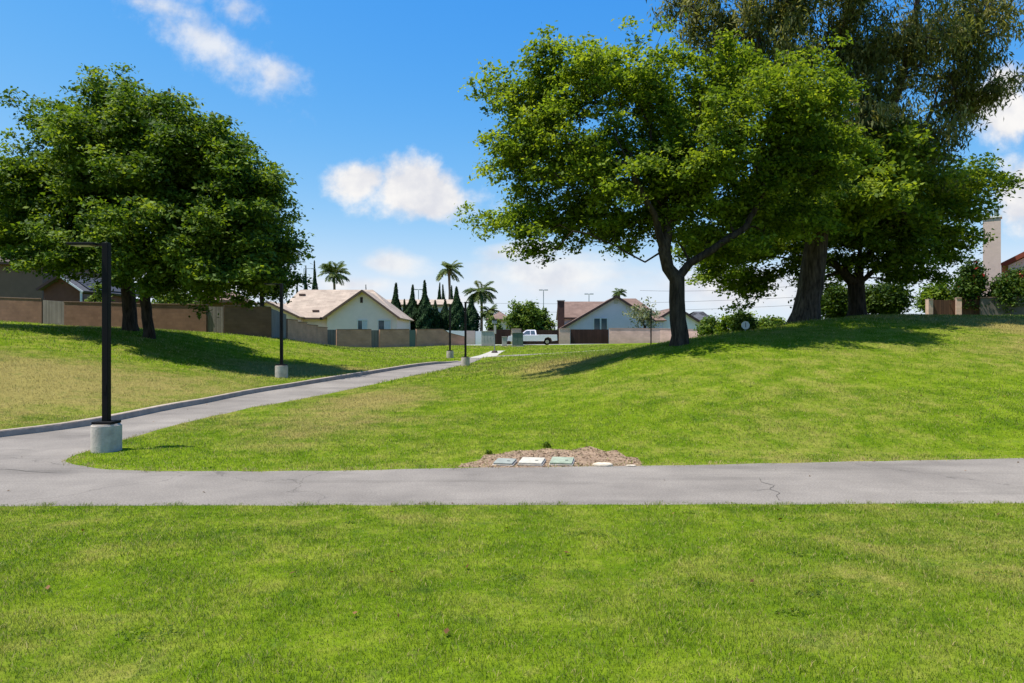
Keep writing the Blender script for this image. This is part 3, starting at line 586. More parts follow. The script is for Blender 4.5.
def tubes(A, par, r0, rtrunk, expo=.5, flare=.35, ridges=0.0, boost=1.0, ztop=0):
    n = len(A); cnt = np.zeros(n); haschild = np.zeros(n, bool); haschild[par[1:]] = True
    cnt[~haschild] = 1
    for i in range(n-1, 0, -1): cnt[par[i]] += cnt[i]
    rad = r0*np.power(np.maximum(cnt, 1), expo); rad = rad*(rtrunk/rad[0])**(np.log(np.maximum(cnt, 1))/math.log(cnt[0]+1e-9))
    mainc = np.full(n, -1)
    for i in range(1, n):
        p = par[i]
        if mainc[p] < 0 or cnt[i] > cnt[mainc[p]]: mainc[p] = i
    V = []; Fq = []; base = 0
    starts = [0]+[i for i in range(1, n) if mainc[par[i]] != i]
    for s in starts:
        ch = [s]; 
        if s != 0: ch = [par[s], s]
        while mainc[ch[-1]] >= 0: ch.append(mainc[ch[-1]])
        if len(ch) < 2: continue
        p = A[ch]; r = rad[ch].copy()
        if s != 0: r[0] = min(rad[ch[1]]*1.15, rad[par[s]])
        r[-1] *= .4
        if s == 0:
            hgt = np.linalg.norm(p-p[0], axis=1); r = r*(1+flare*np.exp(-hgt/.45))*(1+(boost-1)*sst(1.25-(p[:, 2]-p[0, 2])/(ztop-p[0, 2]+.01)))
        k = 20 if s == 0 else (9 if r.max() > .1 else (5 if r.max() > .025 else 3))
        d = np.gradient(p, axis=0); d /= np.linalg.norm(d, axis=1)[:, None]+1e-9
        ref = np.array([0, 1.0, .15]); a = np.cross(d, ref); a /= np.linalg.norm(a, axis=1)[:, None]+1e-9; b = np.cross(d, a)
        th = np.arange(k)*2*np.pi/k
        rr = np.repeat(r[:, None], k, 1)
        if s == 0 and ridges: rr = rr*(1+ridges*(np.sin(th*5+p[:, 2:3]*1.1)*.5+np.sin(th*9-p[:, 2:3]*.7)*.4+rng.normal(0, .15, (len(p), k))))
        v = p[:, None, :]+rr[:, :, None]*(a[:, None, :]*np.cos(th)[None, :, None]+b[:, None, :]*np.sin(th)[None, :, None])
        m = len(p); V.append(v.reshape(-1, 3)); i0 = (np.arange(m-1)[:, None]*k+np.arange(k)); i1 = (np.arange(m-1)[:, None]*k+(np.arange(k)+1) % k)
        Fq.append(np.stack([i0, i1, i1+k, i0+k], -1).reshape(-1, 4)+base); base += m*k
    return np.concatenate(V), np.concatenate(Fq), rad
def lobes_to_targets(lobes, Y, n, depth, shell=.35, finger=5, flen=1.0, heart=None, shrink=.88, dyo=0.0):
    """lobes: (px, py, rx, ry[, dY]) measured in the photo, turned into ellipsoids of real size at distance Y;
    each chosen point carries a short leafy branch that runs outwards and up from the heart of the crown"""
    s = Y/F; vol = np.array([l[2]*l[3] for l in lobes], float); vol /= vol.sum(); out = []
    for l, w in zip(lobes, vol):
        k = max(3, int(n*w/finger)); dy = l[4] if len(l) > 4 else rng.uniform(-.35, .35)*depth+dyo; c = P(l[0], l[1], Y+dy); s = (Y+dy)/F
        dyr = depth*min(1, .35+.65*min(l[2]*s/depth, 1))
        d = rng.normal(size=(k, 3)); d /= np.linalg.norm(d, axis=1)[:, None]; rr = rng.random(k)**shell
        p = np.array([c.x, Y+dy, c.z])+d*rr[:, None]*np.array([l[2]*s, dyr, l[3]*s])*shrink
        o = p-heart; o /= np.linalg.norm(o, axis=1)[:, None]; o = o+d*.5+rng.normal(0, .3, (k, 3))+np.array([0, 0, .12]); o /= np.linalg.norm(o, axis=1)[:, None]
        ln = flen*rng.uniform(.5, 1.25, k)
        for q in range(finger):
            u = (q/(finger-1) if finger > 1 else 0)-.35
            out.append(p+o*(ln*u)[:, None]+rng.normal(0, .10*flen, (k, 3)))
    return np.concatenate(out)
def make_tree(name, label, cat, base, trunk, limbs, lobes, Y, n, depth, rtrunk, leaf, mats, group=None, per=70, lsize=.09, asp=.55, spray=(.42, .42, .16), droop=0.0, ridges=.05, flare=.4, extra=None, bare=0.0, r0=.008, upn=1.0, shell=.45, expo=.5, boost=1.0, finger=5, flen=1.0, shrink=.88, dyo=0.0):
    base = Vector(base); t = thing(name, label, cat, base, 0, group); b = np.array(base)
    heart = np.array(trunk[-1])+np.array([0, 0, .15*abs(P(0, lobes[0][1], Y).z-trunk[-1][2])]); tg = lobes_to_targets(lobes, Y, n, depth, shell, finger, flen, heart, shrink, dyo)
    A, par, tips = skeleton(trunk, limbs, tg)
    v, f, rad = tubes(A, par, r0, rtrunk, ridges=ridges, flare=flare, expo=expo, boost=boost, ztop=trunk[-1][2])
    fast_mesh('trunk', v-b, f, M[mats], t, smooth=True)
    tips = tips[rng.random(len(tips)) >= bare]
    # leaf sprays at the tips and one step back
    cs = []; tn = []; nr = []
    ctint = rng.normal(.5, .17, len(tips))
    cc = A[tips]; out = cc-np.array([b[0], b[1], cc[:, 2].min()]); out[:, 2] *= .3; out /= np.linalg.norm(out, axis=1)[:, None]+1e-9
    k = per; N = len(tips)
    loc = rng.normal(size=(N, k, 3))*np.array(spray)
    if droop: loc[:, :, 2] -= np.abs(rng.normal(0, droop, (N, k)))
    slope = (loc[:, :, 0]*out[:, None, 0]+loc[:, :, 1]*out[:, None, 1]); loc[:, :, 2] -= .25*slope
    pos = (cc[:, None, :]+loc).reshape(-1, 3)
    nrm = rng.normal(size=(N*k, 3))*.75+np.array([0, 0, upn])+np.repeat(out, k, 0)*.35
    sz = lsize*np.clip(np.exp(rng.normal(0, .3, N*k)), .5, 1.5); ti = np.clip(np.repeat(ctint, k)+rng.normal(0, .2, N*k), 0, 1)
    ax = None
    if droop: ax = rng.normal(size=(N*k, 3))*.35+np.array([0, 0, -1.0])
    v, f, tt = leaf_arrays(pos, nrm, sz, asp, ti, ax)
    fast_mesh('crown', v-b, f, M[leaf], t, tint=tt)
    return t

# --- the broad tree in the middle of the right-hand lawn
Y1 = 24.0; b1 = P(679, 343, Y1); b1.z = Hz(b1.x, b1.y)-.05
tr1 = [(b1.x, b1.y, b1.z-.15), tuple(P(678, 320, Y1)), tuple(P(677, 300, Y1)), tuple(P(677, 279, Y1))]
limb1 = [[tuple(P(677, 279, Y1)), tuple(P(668, 268, Y1)), tuple(P(664, 250, 23.8)), tuple(P(655, 215, 23.6)), tuple(P(630, 165, 23)), tuple(P(605, 110, 22.6))],
         [tuple(P(677, 279, Y1)), tuple(P(690, 263, Y1)), tuple(P(712, 250, 24)), tuple(P(745, 228, 24.2)), tuple(P(770, 180, 24.3)), tuple(P(775, 120, 24.4))],
         [tuple(P(664, 252, 23.8)), tuple(P(668, 220, 24)), tuple(P(690, 170, 24.5)), tuple(P(700, 100, 24.6))],
         [tuple(P(665, 258, 24)), tuple(P(645, 262, 24)), tuple(P(615, 245, 23.6)), tuple(P(560, 225, 23))]]
lob1 = [(510, 102, 12, 8), (506, 160, 13, 8), (545, 82, 14, 9), (603, 74, 16, 9), (522, 232, 16, 8), (545, 98, 52, 36), (592, 90, 48, 32), (640, 92, 64, 38), (712, 90, 72, 46), (534, 142, 36, 26), (516, 152, 26, 14), (520, 100, 18, 14), (540, 215, 55, 34), (575, 160, 80, 50), (635, 185, 90, 52), (700, 165, 90, 60), (772, 135, 60, 70), (800, 115, 34, 50), (812, 170, 30, 44), (770, 215, 55, 42), (700, 225, 70, 30), (600, 232, 55, 26), (535, 246, 26, 16), (725, 250, 50, 18)]
make_tree('shade_tree', 'broad leafy tree with a forked dark trunk standing alone on the grassy slope', 'tree', b1, tr1, limb1, lob1, Y1, 2200, 4.0, .265, 'leafA', 'bark', per=74, lsize=.074, spray=(.22, .22, .10), flen=1.7, finger=6, dyo=1.2, shell=.6)

# --- tall shaggy eucalyptus behind it
Y2 = 31.0; b2 = P(806, 322, Y2); b2.z = Hz(b2.x, b2.y)-.05
tr2 = [(b2.x-.1, b2.y, b2.z-.2), tuple(P(808, 300, Y2)), tuple(P(812, 270, Y2)), tuple(P(817, 235, Y2)), tuple(P(822, 200, Y2))]
limb2 = [[tuple(P(822, 200, Y2)), tuple(P(826, 140, 31)), tuple(P(838, 70, 31)), tuple(P(850, 0, 31)), tuple(P(855, -70, 31))],
         [tuple(P(822, 200, Y2)), tuple(P(850, 160, 30.6)), tuple(P(895, 100, 30.2)), tuple(P(915, 30, 30)), tuple(P(922, -50, 30))],
         [tuple(P(817, 225, Y2)), tuple(P(800, 170, 31.3)), tuple(P(782, 100, 31.8)), tuple(P(772, 20, 32)), tuple(P(765, -50, 32))],
         [tuple(P(905, 70, 30.1)), tuple(P(945, 30, 29.6)), tuple(P(985, 20, 29.4))], [tuple(P(788, 120, 31.6)), tuple(P(745, 60, 32)), tuple(P(700, 20, 32.2))]]
lob2 = [(690, 8, 34, 34), (735, 22, 50, 54), (765, 60, 40, 40), (785, 25, 45, 60), (845, 40, 55, 75), (910, 45, 60, 70), (965, 45, 42, 55), (985, 25, 32, 26), (870, 112, 60, 48), (835, 125, 40, 34), (905, 140, 50, 26), (950, 110, 35, 35), (800, -70, 130, 60), (910, -70, 100, 60), (975, 88, 32, 22), (930, 150, 45, 30)]
make_tree('eucalyptus_tree', 'tall eucalyptus with thick twisted trunk and thin drooping olive leaves, rising above the other trees', 'tree', b2, tr2, limb2, lob2, Y2, 2050, 4.5, .33, 'leafC', 'bark2', per=64, lsize=.125, asp=.26, spray=(.26, .26, .16), droop=.3, ridges=.14, flare=.35, bare=.3, r0=.017, upn=.3, shell=.6, boost=1.6, flen=1.4)

# --- dense tree on the hilltop behind the eucalyptus
Y3 = 37.0; b3 = P(857, 318, Y3); b3.z = Hz(b3.x, b3.y)-.05
tr3 = [(b3.x, b3.y, b3.z-.2), tuple(P(857, 300, Y3)), tuple(P(856, 285, Y3))]
limb3 = [[tuple(P(856, 285, Y3)), tuple(P(835, 265, 36.5)), tuple(P(800, 235, 36)), tuple(P(755, 225, 35.6))], [tuple(P(856, 285, Y3)), tuple(P(860, 250, 37)), tuple(P(870, 200, 37)), tuple(P(880, 150, 37))],
         [tuple(P(856, 285, Y3)), tuple(P(885, 262, 36.6)), tuple(P(930, 235, 36)), tuple(P(975, 205, 35.6))]]
lob3 = [(738, 232, 42, 32), (722, 262, 30, 26), (752, 285, 26, 24), (775, 255, 36, 34), (806, 196, 52, 44), (868, 180, 62, 34), (935, 188, 56, 30), (980, 172, 22, 14), (905, 212, 74, 34), (945, 218, 24, 20), (835, 232, 54, 36), (890, 250, 60, 26), (935, 250, 34, 22), (908, 270, 34, 16), (800, 278, 22, 22), (838, 272, 20, 14), (815, 175, 40, 26, -7), (865, 172, 45, 24, -7), (790, 210, 34, 24, -8), (845, 205, 40, 20, -8), (905, 176, 40, 20, -6), (830, 212, 40, 24, -7.5), (795, 215, 34, 24, -7.5), (850, 180, 60, 34, -7), (800, 170, 44, 34, -7.5), (900, 225, 60, 24, -3)]
make_tree('spreading_tree', 'wide dense tree with low spreading limbs behind the eucalyptus on the hilltop', 'tree', b3, tr3, limb3, lob3, Y3, 2100, 5.0, .42, 'leafA', 'bark', per=74, lsize=.105, spray=(.32, .32, .13), flen=1.5, shell=.55)

# --- the pair of trees on the left bank, and the ones peeping out behind them
YL = 37.0; bl = P(131, 331, YL); bl.z = Hz(bl.x, bl.y)-.05
trl = [(bl.x, bl.y, bl.z-.2), tuple(P(130, 315, YL)), tuple(P(129, 298, YL)), tuple(P(127, 280, YL))]
liml = [[tuple(P(127, 280, YL)), tuple(P(110, 240, 36.5)), tuple(P(85, 195, 36)), tuple(P(75, 155, 36))], [tuple(P(127, 280, YL)), tuple(P(128, 220, 37)), tuple(P(125, 140, 37)), tuple(P(122, 105, 37))], [tuple(P(129, 290, YL)), tuple(P(95, 262, 36)), tuple(P(45, 240, 35.5)), tuple(P(10, 225, 35))]]
lobl = [(50, 128, 10, 9), (116, 104, 16, 11), (82, 122, 12, 9), (20, 172, 12, 10), (120, 112, 28, 24), (92, 132, 28, 22), (68, 166, 40, 30), (112, 156, 48, 40), (28, 192, 38, 30), (78, 205, 60, 38), (130, 210, 48, 44), (15, 232, 42, 26), (62, 248, 50, 22, -3), (115, 255, 42, 22, -3), (-20, 205, 42, 40)]
make_tree('dense_tree', 'dense dark green tree whose stout trunk stands left of a thinner trunk', 'tree', bl, trl, liml, lobl, YL, 1750, 5.2, .34, 'leafB', 'bark', group='leafy trees on the left bank', per=76, lsize=.10, spray=(.31, .31, .13), flen=1.8, shell=.55, dyo=-1.4)
YM = 35.5; bm_ = P(149, 332, YM); bm_.z = Hz(bm_.x, bm_.y)-.05
trm = [(bm_.x, bm_.y, bm_.z-.2), tuple(P(147, 318, YM)), tuple(P(145, 300, YM)), tuple(P(147, 282, YM))]
limm = [[tuple(P(147, 282, YM)), tuple(P(160, 230, 35.5)), tuple(P(175, 160, 35.5)), tuple(P(176, 132, 35.5))], [tuple(P(147, 282, YM)), tuple(P(185, 245, 35)), tuple(P(225, 215, 34.5)), tuple(P(260, 195, 34))], [tuple(P(147, 285, YM)), tuple(P(180, 268, 34.5)), tuple(P(225, 262, 33.5))]]
lobm = [(162, 120, 14, 10), (196, 134, 13, 9), (142, 112, 12, 9), (246, 190, 10, 8), (162, 126, 32, 22), (196, 146, 28, 22), (150, 165, 52, 46), (202, 180, 52, 46), (238, 190, 30, 30), (190, 232, 62, 40), (248, 235, 40, 36), (145, 250, 50, 30), (236, 274, 40, 16, -3.5), (185, 278, 46, 18, -3), (265, 262, 24, 30, -3), (225, 283, 32, 10, -4.5), (215, 250, 40, 30, -4), (264, 262, 20, 22, -2), (246, 178, 22, 22), (224, 152, 24, 20)]
make_tree('dense_tree', 'dense dark green tree with a thinner trunk, spreading right towards the cream house', 'tree', bm_, trm, limm, lobm, YM, 1750, 5.2, .25, 'leafB', 'bark', group='leafy trees on the left bank', per=76, lsize=.10, spray=(.30, .30, .13), flen=1.7, shell=.55, dyo=-2.8)
YK = 50.0; bk = P(262, 330, YK); bk.z = 2.2
make_tree('backyard_tree', 'lighter yellowish tree showing at the right end of the dark left-hand crowns', 'tree', bk, [(bk.x, bk.y, bk.z-.2), tuple(P(262, 300, YK)), tuple(P(262, 275, YK))], [], [(268, 215, 26, 24), (278, 245, 22, 30), (260, 270, 26, 24)], YK, 170, 2.6, .16, 'leafE', 'bark', per=70, lsize=.12)
YN = 40.0; bn = P(-60, 325, YN); bn.z = Hz(bn.x, bn.y)-.05
make_tree('dense_tree', 'dark tree reaching in from beyond the left edge, only its right side visible', 'tree', bn, [(bn.x, bn.y, bn.z-.2), tuple(P(-60, 290, YN)), tuple(P(-55, 250, YN))], [], [(-60, 205, 60, 50), (-20, 215, 34, 40), (-80, 230, 60, 40), (8, 225, 24, 30)], YN, 380, 4, .3, 'leafB', 'bark', group='leafy trees on the left bank', per=70, lsize=.12)

# --- leafy shrubs and small trees as leaf clouds on stems
def bush(name, label, cat, px, py_top, Y, w_px, mat, group=None, n=90, per=45, lsize=.12, base_z=None, shape=1.0, lobes=None, asp=.55, flowers=0):
    x = (px-512)/F*Y; z0 = Hz(x, Y) if base_z is None else base_z; top = P(px, py_top, Y).z; h = top-z0; w = w_px/F*Y/2
    t = thing(name, label, cat, (x, Y, z0), 0, group)
    tg = []
    nl = lobes or max(3, int(w/.7)+2)
    for i in range(nl):
        cx = rng.uniform(-.62, .62)*w if nl > 1 else 0; cr = rng.uniform(.34, .55)*w+.1; hh = h*(rng.uniform(.72, 1.0) if i else 1.0)
        if i == 0: cx = rng.uniform(-.2, .2)*w
        k = n//nl; d = rng.normal(size=(k, 3)); d /= np.linalg.norm(d, axis=1)[:, None]; d *= rng.random(k)[:, None]**.4
        lo = .12*h if shape >= 1 else h*.35
        c = np.array([cx, rng.uniform(-.3, .3)*w, (hh+lo)/2]); tg.append(c+d*np.array([cr, min(cr, w*.8), (hh-lo)/2]))
    tg = np.concatenate(tg); tg = tg[tg[:, 2] > .05]
    A, par, tips = skeleton([(0, 0, -.1), (0.02, 0, h*.12), (0, .02, h*.22)], [], tg, .35)
    v, f, _ = tubes(A, par, .006, max(.05, h*.03)); fast_mesh('stem', v, f, M['bark'], t, smooth=True)
    k = per; sp = .09*w+.12
    loc = rng.normal(size=(len(tips), k, 3))*np.array([sp, sp, sp*.7]); pos = (A[tips][:, None]+loc).reshape(-1, 3); pos = pos[pos[:, 2] > .0]; m = len(pos)
    ti = np.clip(np.repeat(rng.normal(.5, .2, len(tips)), k)[:m]+rng.normal(0, .2, m), 0, 1)
    nrm = rng.normal(size=(m, 3))*.8+np.array([0, 0, .8])
    v, f, tt = leaf_arrays(pos, nrm, lsize*rng.uniform(.6, 1.3, m), asp, ti); fast_mesh('foliage', v, f, M[mat], t, tint=tt)
    if flowers:
        q = tips[rng.integers(0, len(tips), flowers)]; c = A[q]+rng.normal(0, .12, (flowers, 3))+np.array([0, -.25, .1]); c[:, 2] = np.maximum(c[:, 2], .2)
        v, f, tt = leaf_arrays(c, rng.normal(size=(flowers, 3))+np.array([0, -1, 1]), rng.uniform(.06, .12, flowers), .8, rng.random(flowers)); tag(fast_mesh('flowers', v, f, M['redflower'], t, tint=tt), None, None, kind='stuff')
    return t
bush('street_tree', 'bright green rounded tree behind the dark fence, left of its neighbour and taller', 'tree', 520, 298.5, 90, 42, 'leafE', 'green trees behind the dark fence', 130, 50, .2)
bush('street_tree', 'bright green rounded tree behind the truck bed, right of its neighbour and lower', 'tree', 543, 308, 92, 30, 'leafE', 'green trees behind the dark fence', 100, 50, .2)
bush('yard_shrub', 'low green shrub over the dark fence beside the orange roof', 'shrub', 492, 317, 90, 18, 'leafE', None, 60, 40, .18)
bush('sparse_tree', 'thin grey green tree with sparse leaves in front of the brown roofed house', 'tree', 645, 297, 85.5, 42, 'leafG', None, 60, 13, .2, shape=.5)
bush('hedge_bush', 'olive green bush right of the forked tree trunk, behind the pink wall', 'bush', 712, 317, 75, 30, 'leafE', 'bushes beyond the slope', 90, 45, .16)
bush('hedge_bush', 'taller green bush between the pink wall end and the white disc', 'bush', 738, 311, 72, 36, 'leafA', 'bushes beyond the slope', 110, 45, .16)
bush('hedge_bush', 'green bush between the white disc and the thick eucalyptus trunk', 'bush', 772, 317, 70, 40, 'leafE', 'bushes beyond the slope', 110, 45, .16)
bush('dark_shrub', 'small dark shrub at the crest, directly behind the white disc', 'shrub', 741, 312, 29.6, 19, 'leafF', None, 60, 45, .07)
bush('garden_bush', 'leafy green bush between the eucalyptus trunk and the spreading tree trunk', 'bush', 838, 285, 44, 48, 'leafF', 'bushes under the hilltop trees', 150, 50, .11)
bush('garden_bush', 'leafy green bush just right of the spreading tree trunk', 'bush', 891, 280, 43, 58, 'leafF', 'bushes under the hilltop trees', 230, 50, .11)
bush('garden_bush', 'green bush showing above the brown gate and brick piers', 'bush', 940, 281, 47, 44, 'leafB', 'bushes under the hilltop trees', 110, 45, .12, base_z=3.7)
bush('climbing_shrub', 'big dark shrub with red flowers spilling over the grey wall below the chimney', 'shrub', 972, 258, 44.8, 34, 'leafF', None, 220, 60, .1, lobes=4, flowers=70)
bush('climbing_shrub', 'dark flowering shrub over the grey wall at the right edge, under the red roof', 'shrub', 1012, 268, 44.4, 50, 'leafF', None, 220, 60, .1, lobes=6, flowers=50)
bush('yard_shrub', 'bright yellow green shrub above the block wall, right of the left-hand trunks', 'shrub', 168, 288, 49, 48, 'leafE', None, 150, 50, .12, base_z=3.0)
bush('yard_shrub', 'yellow green shrub behind the wall between the solar roof and the trunks', 'shrub', 96, 285, 50, 22, 'leafE', None, 60, 45, .12, base_z=3.1)

# --- cypresses
def cypress(label, px, top, Y, w_px, group, base_z=1.7, taper=.5, name='cypress_tree'):
    x = (px-512)/F*Y; h = P(px, top, Y).z-base_z; w = w_px/F*Y/2*1.1
    t = thing(name, label, 'tree', (x, Y, base_z), 0, group)
    MB().tube([(0, 0, -.2), (0, 0, h*.5), (0, 0, h*.9)], [w*.18+.05, w*.12+.03, .02], 6).build('trunk', M['bark'], t)
    n = int(2600+w*h*260); u = rng.random(n)**.85
    prof = np.interp(u, [0, .08, .3, .52, .66, .78, 1], [.8, .97, 1.05, .98, taper*1.1, taper*.5, .03])
    th = rng.uniform(0, 2*np.pi, n); rr = np.sqrt(rng.random(n))*.35+.65; ph = rng.uniform(0, 6, 4); bumpy = 1+.15*np.sin(th*2+u*(6+ph[0])+ph[1])+.12*np.sin(th*5-u*(17+ph[2]*2)+ph[3])
    r = w*prof*rr*bumpy; pos = np.c_[r*np.cos(th)+rng.normal(0, .02)*u*h, r*np.sin(th), u*h]
    nrm = np.c_[np.cos(th), np.sin(th), np.full(n, .4)]+rng.normal(0, .4, (n, 3)); ax = np.c_[rng.normal(0, .25, (n, 2)), np.ones(n)]
    v, f, tt = leaf_arrays(pos, nrm, (.09+w*.12)*rng.uniform(.6, 1.4, n), .4, np.clip(rng.normal(.5, .3, n), 0, 1), ax)
    fast_mesh('crown', v, f, M['leafD'], t, tint=tt)
g = 'dark cypresses behind the block wall'
cypress('cypress nearest the cream house, its slim tip above the right eave', 394, 284, 90, 15, g)
cypress('narrow cypress pressed between two bigger ones, just right of the cream house', 405, 300, 92, 9, g)
cypress('second full cypress right of the cream house, with a tall slim tip', 411, 286, 90, 15, g)
cypress('tallest cypress, standing over the dark green wall gate side of the row', 425, 281.5, 89, 16, g)
cypress('blunt rounded cypress in the middle of the row, left of its blunt twin', 436, 301, 90, 10, g, taper=.9)
cypress('blunt rounded cypress in the middle of the row, right of its blunt twin', 445, 300, 91, 11, g, taper=.9)
cypress('broad cypress right behind the far lamp pole on the left of the path', 458, 288, 89, 16, g, taper=.6)
cypress('rightmost cypress of the row, beside the shorter palm', 471, 296, 90, 14, g, taper=.65)
g = 'far slim cypresses above the roofs'
for px, top, wd, lab in ((438, 283, 6.5, 'left of three far slim cypresses beside the tall palm trunk'), (445, 285, 7, 'middle of three far slim cypresses, partly behind the tall palm trunk'), (451.5, 286, 6.5, 'right of three far slim cypresses beside the tall palm trunk'), (305, 266, 5, 'slim cypress above the cream roof, left of the tallest one there'), (316, 261, 6.5, 'tallest slim cypress above the cream roof, left of the small palm'), (297, 275, 3.5, 'thin distant cypress tip above the far left of the cream roof'), (368, 285, 2.5, 'tiny cypress tip just behind the cream gable peak')):
    cypress(lab, px, top, 135, wd, g, taper=.7)

# --- palms
def palm(label, px, pc, Y, r_px, group=None, base_z=1.7, nf=28, hang=.75, mat='frond'):
    x = (px-512)/F*Y; h = P(px, pc, Y).z-base_z; rp = r_px/F*Y*1.15
    t = thing('palm_tree', label, 'palm', (x, Y, base_z), 0, group)
    MB().tube([(0, 0, -.2), (.08, 0, h*.3), (.12, 0, h*.7), (0, 0, h)], [.32, .25, .2, .24], 10).build('trunk', M['palmbark'], t, True)
    cs = []; nr = []; ax = []; sz = []; ti = []
    for i in range(nf):
        az = i*2.39996+rng.uniform(-.2, .2); el = R(rng.uniform(-22, 72)); L = rp*rng.uniform(.85, 1.15); tt = rng.uniform(.2, .8)
        p = np.array([0, 0, h]); d = np.array([math.cos(az)*math.cos(el), math.sin(az)*math.cos(el), math.sin(el)]); side = np.array([-math.sin(az), math.cos(az), 0])
        for s in range(16):
            p = p+d*L/16; d = d+np.array([0, 0, -.11*hang]); d /= np.linalg.norm(d)
            for sg in (-1, 1):
                a = side*sg+d*.7+np.array([0, 0, -.45]); a /= np.linalg.norm(a); ll = L*.17*math.sin(math.pi*(.12+.8*(s/16)))+.05
                for q in (0, .5):
                    cs.append(p+a*ll*.9+d*L/16*q); ax.append(a); sz.append(ll); ti.append(tt+rng.normal(0, .12)); nr.append(np.cross(a, d)+rng.normal(0, .2, 3))
            cs.append(p.copy()); ax.append(d); sz.append(L/16); ti.append(.6); nr.append(np.array([0, 0, 1.0])+rng.normal(0, .1, 3))
    v, f, tt = leaf_arrays(np.array(cs), np.array(nr), np.array(sz), .13, np.clip(ti, 0, 1), np.array(ax)); fast_mesh('fronds', v, f, M[mat], t, tint=tt)
g = 'palms above the rooftops'
palm('small palm with drooping fronds above the cream roof', 334, 274, 125, 14, g)
palm('tallest palm, rising over the long pale building', 449, 270, 115, 13, g)
palm('shorter palm with wide fronds, right of the cypress row', 481, 291, 110, 15, g)
palm('low yellowish palm under the shorter one, above the pale wall', 489, 312, 108, 9, g)
palm('distant palm tuft behind the brown roofed gable', 619, 293, 140, 7, g)

# ------------------------------------------------------------------ walls, gates and fences
def wall_run(name, label, cat, pts, mat, capmat=None, th=.2, group=None, below=.6, step=0, swap=False, piers=None, capover=.04):
    """pts: [(px, py_top, Y)]"""
    Q = [P(*p) for p in pts]; o0 = Vector((Q[0].x, Q[0].y, Hz(Q[0].x, Q[0].y))); t = thing(name, label, cat, o0, 0, group); m = MB(); c = MB()
    for a, b in zip(Q, Q[1:]):
        n = max(1, int((b-a).length/2.4)) if step else 1
        for i in range(n):
            p = a.lerp(b, i/n); q = a.lerp(b, (i+1)/n)
            if step: z = (p.z+q.z)/2; p = Vector((p.x, p.y, z)); q = Vector((q.x, q.y, z))
            d = Vector((q.x-p.x, q.y-p.y, 0)).normalized(); nn = Vector((-d.y, d.x, 0))*th/2
            zb = min(Hz(p.x, p.y), Hz(q.x, q.y))-below
            vs = []
            for r, zz in ((p, zb), (q, zb), (q, q.z), (p, p.z)):
                for s in (-1, 1): vs.append(m.bm.verts.new(Vector((r.x, r.y, zz))+nn*s-o0))
            F_ = m.bm.faces.new
            F_((vs[0], vs[2], vs[4], vs[6])); F_((vs[1], vs[7], vs[5], vs[3])); F_((vs[6], vs[4], vs[5], vs[7])); F_((vs[0], vs[6], vs[7], vs[1])); F_((vs[2], vs[3], vs[5], vs[4]))
            if capmat:
                k = nn*(1+capover*2/th); up = Vector((0, 0, .06))
                c.slab([p-k+up-o0, q-k+up-o0, q+k+up-o0, p+k+up-o0], .058)
    w = m.build('panel', M[mat], t); uv_box(w, 1, swap)
    if capmat: c.build('cap', M[capmat], t)
    for (px, pt, Yp, wd) in (piers or []):
        q = P(px, pt, Yp); zb = Hz(q.x, q.y)-.5
        uv_box(MB().box(((q.x-o0.x), q.y-o0.y, (q.z+zb)/2-o0.z), (wd, wd, q.z-zb)).build('pier', M[mat], t))
    return t
GW = 'block wall sections behind the left lawn'; GG = 'weathered wooden gates in the block wall'
wall_run('block_wall', 'brown block wall section at the far left, in shade below the stucco house', 'wall', [(-70, 295, 54), (43, 299.3, 48.9)], 'shadeblock', 'cap', group=GW)
wall_run('wooden_gate', 'weathered wooden gate in front of the solar panelled roof', 'gate', [(43.3, 300, 48.8), (65, 301.5, 48)], 'greywood', None, .05, GG, swap=True)
wall_run('block_wall', 'long tan block wall section behind the left-hand tree trunks', 'wall', [(65.3, 302, 48), (150, 304.3, 46), (207, 305, 45.3)], 'shadeblock', 'cap', group=GW)
wall_run('wooden_gate', 'grey wooden gate in the tan wall, right of the left-hand tree trunks', 'gate', [(207.4, 306.5, 45.4), (223.6, 306.8, 45.2)], 'greywood', None, .05, GG, swap=True)
wall_run('block_wall', 'tan block wall section between the grey gate and the grey fence by the second lamp', 'wall', [(224, 306.2, 45.2), (271, 307.6, 46.5)], 'shadeblock', 'cap', group=GW)
wall_run('wooden_fence', 'grey wooden fence return just left of the second lamp post', 'fence', [(271.3, 308.5, 46.6), (286, 314.5, 56)], 'greywood', None, .05, None, swap=True)
wall_run('block_wall', 'stepped tan block wall running downhill in front of the cream house', 'wall', [(286.5, 318.5, 56), (306, 324, 61.5), (326.5, 328.6, 68)], 'block', 'cap', group=GW, step=1)
wall_run('wooden_gate', 'grey wooden gate at the left corner of the cream house wall', 'gate', [(327, 329.6, 68), (336, 329.7, 68.5)], 'greywood', None, .05, GG, swap=True)
wall_run('block_wall', 'tan block wall section directly below the cream gable', 'wall', [(336.4, 329.8, 68.6), (371, 329.7, 70.5)], 'block', 'cap', group=GW)
wall_run('wooden_gate', 'narrow grey wooden gate below the right window of the cream house', 'gate', [(371.4, 330.2, 70.6), (379, 330.2, 71.0)], 'greywood', None, .05, GG, swap=True)
wall_run('block_wall', 'tan block wall section below the right windows of the cream house', 'wall', [(379.4, 329.8, 71), (409, 329.5, 73)], 'block', 'cap', group=GW)
wall_run('metal_gate', 'dark green gate at the right corner of the cream house', 'gate', [(409.3, 330, 73.1), (415.6, 330, 73.5)], 'greenbox', None, .05)
wall_run('block_wall', 'tan block wall section in front of the cypress row', 'wall', [(416, 329.5, 73.5), (443, 329.3, 76), (448, 333, 76.3), (464, 337, 77.5)], 'block', 'cap', group=GW)
wall_run('painted_wall', 'low white wall behind the far lamp poles', 'wall', [(443, 330.3, 84), (466, 331, 84.2)], 'whitetrim', None)
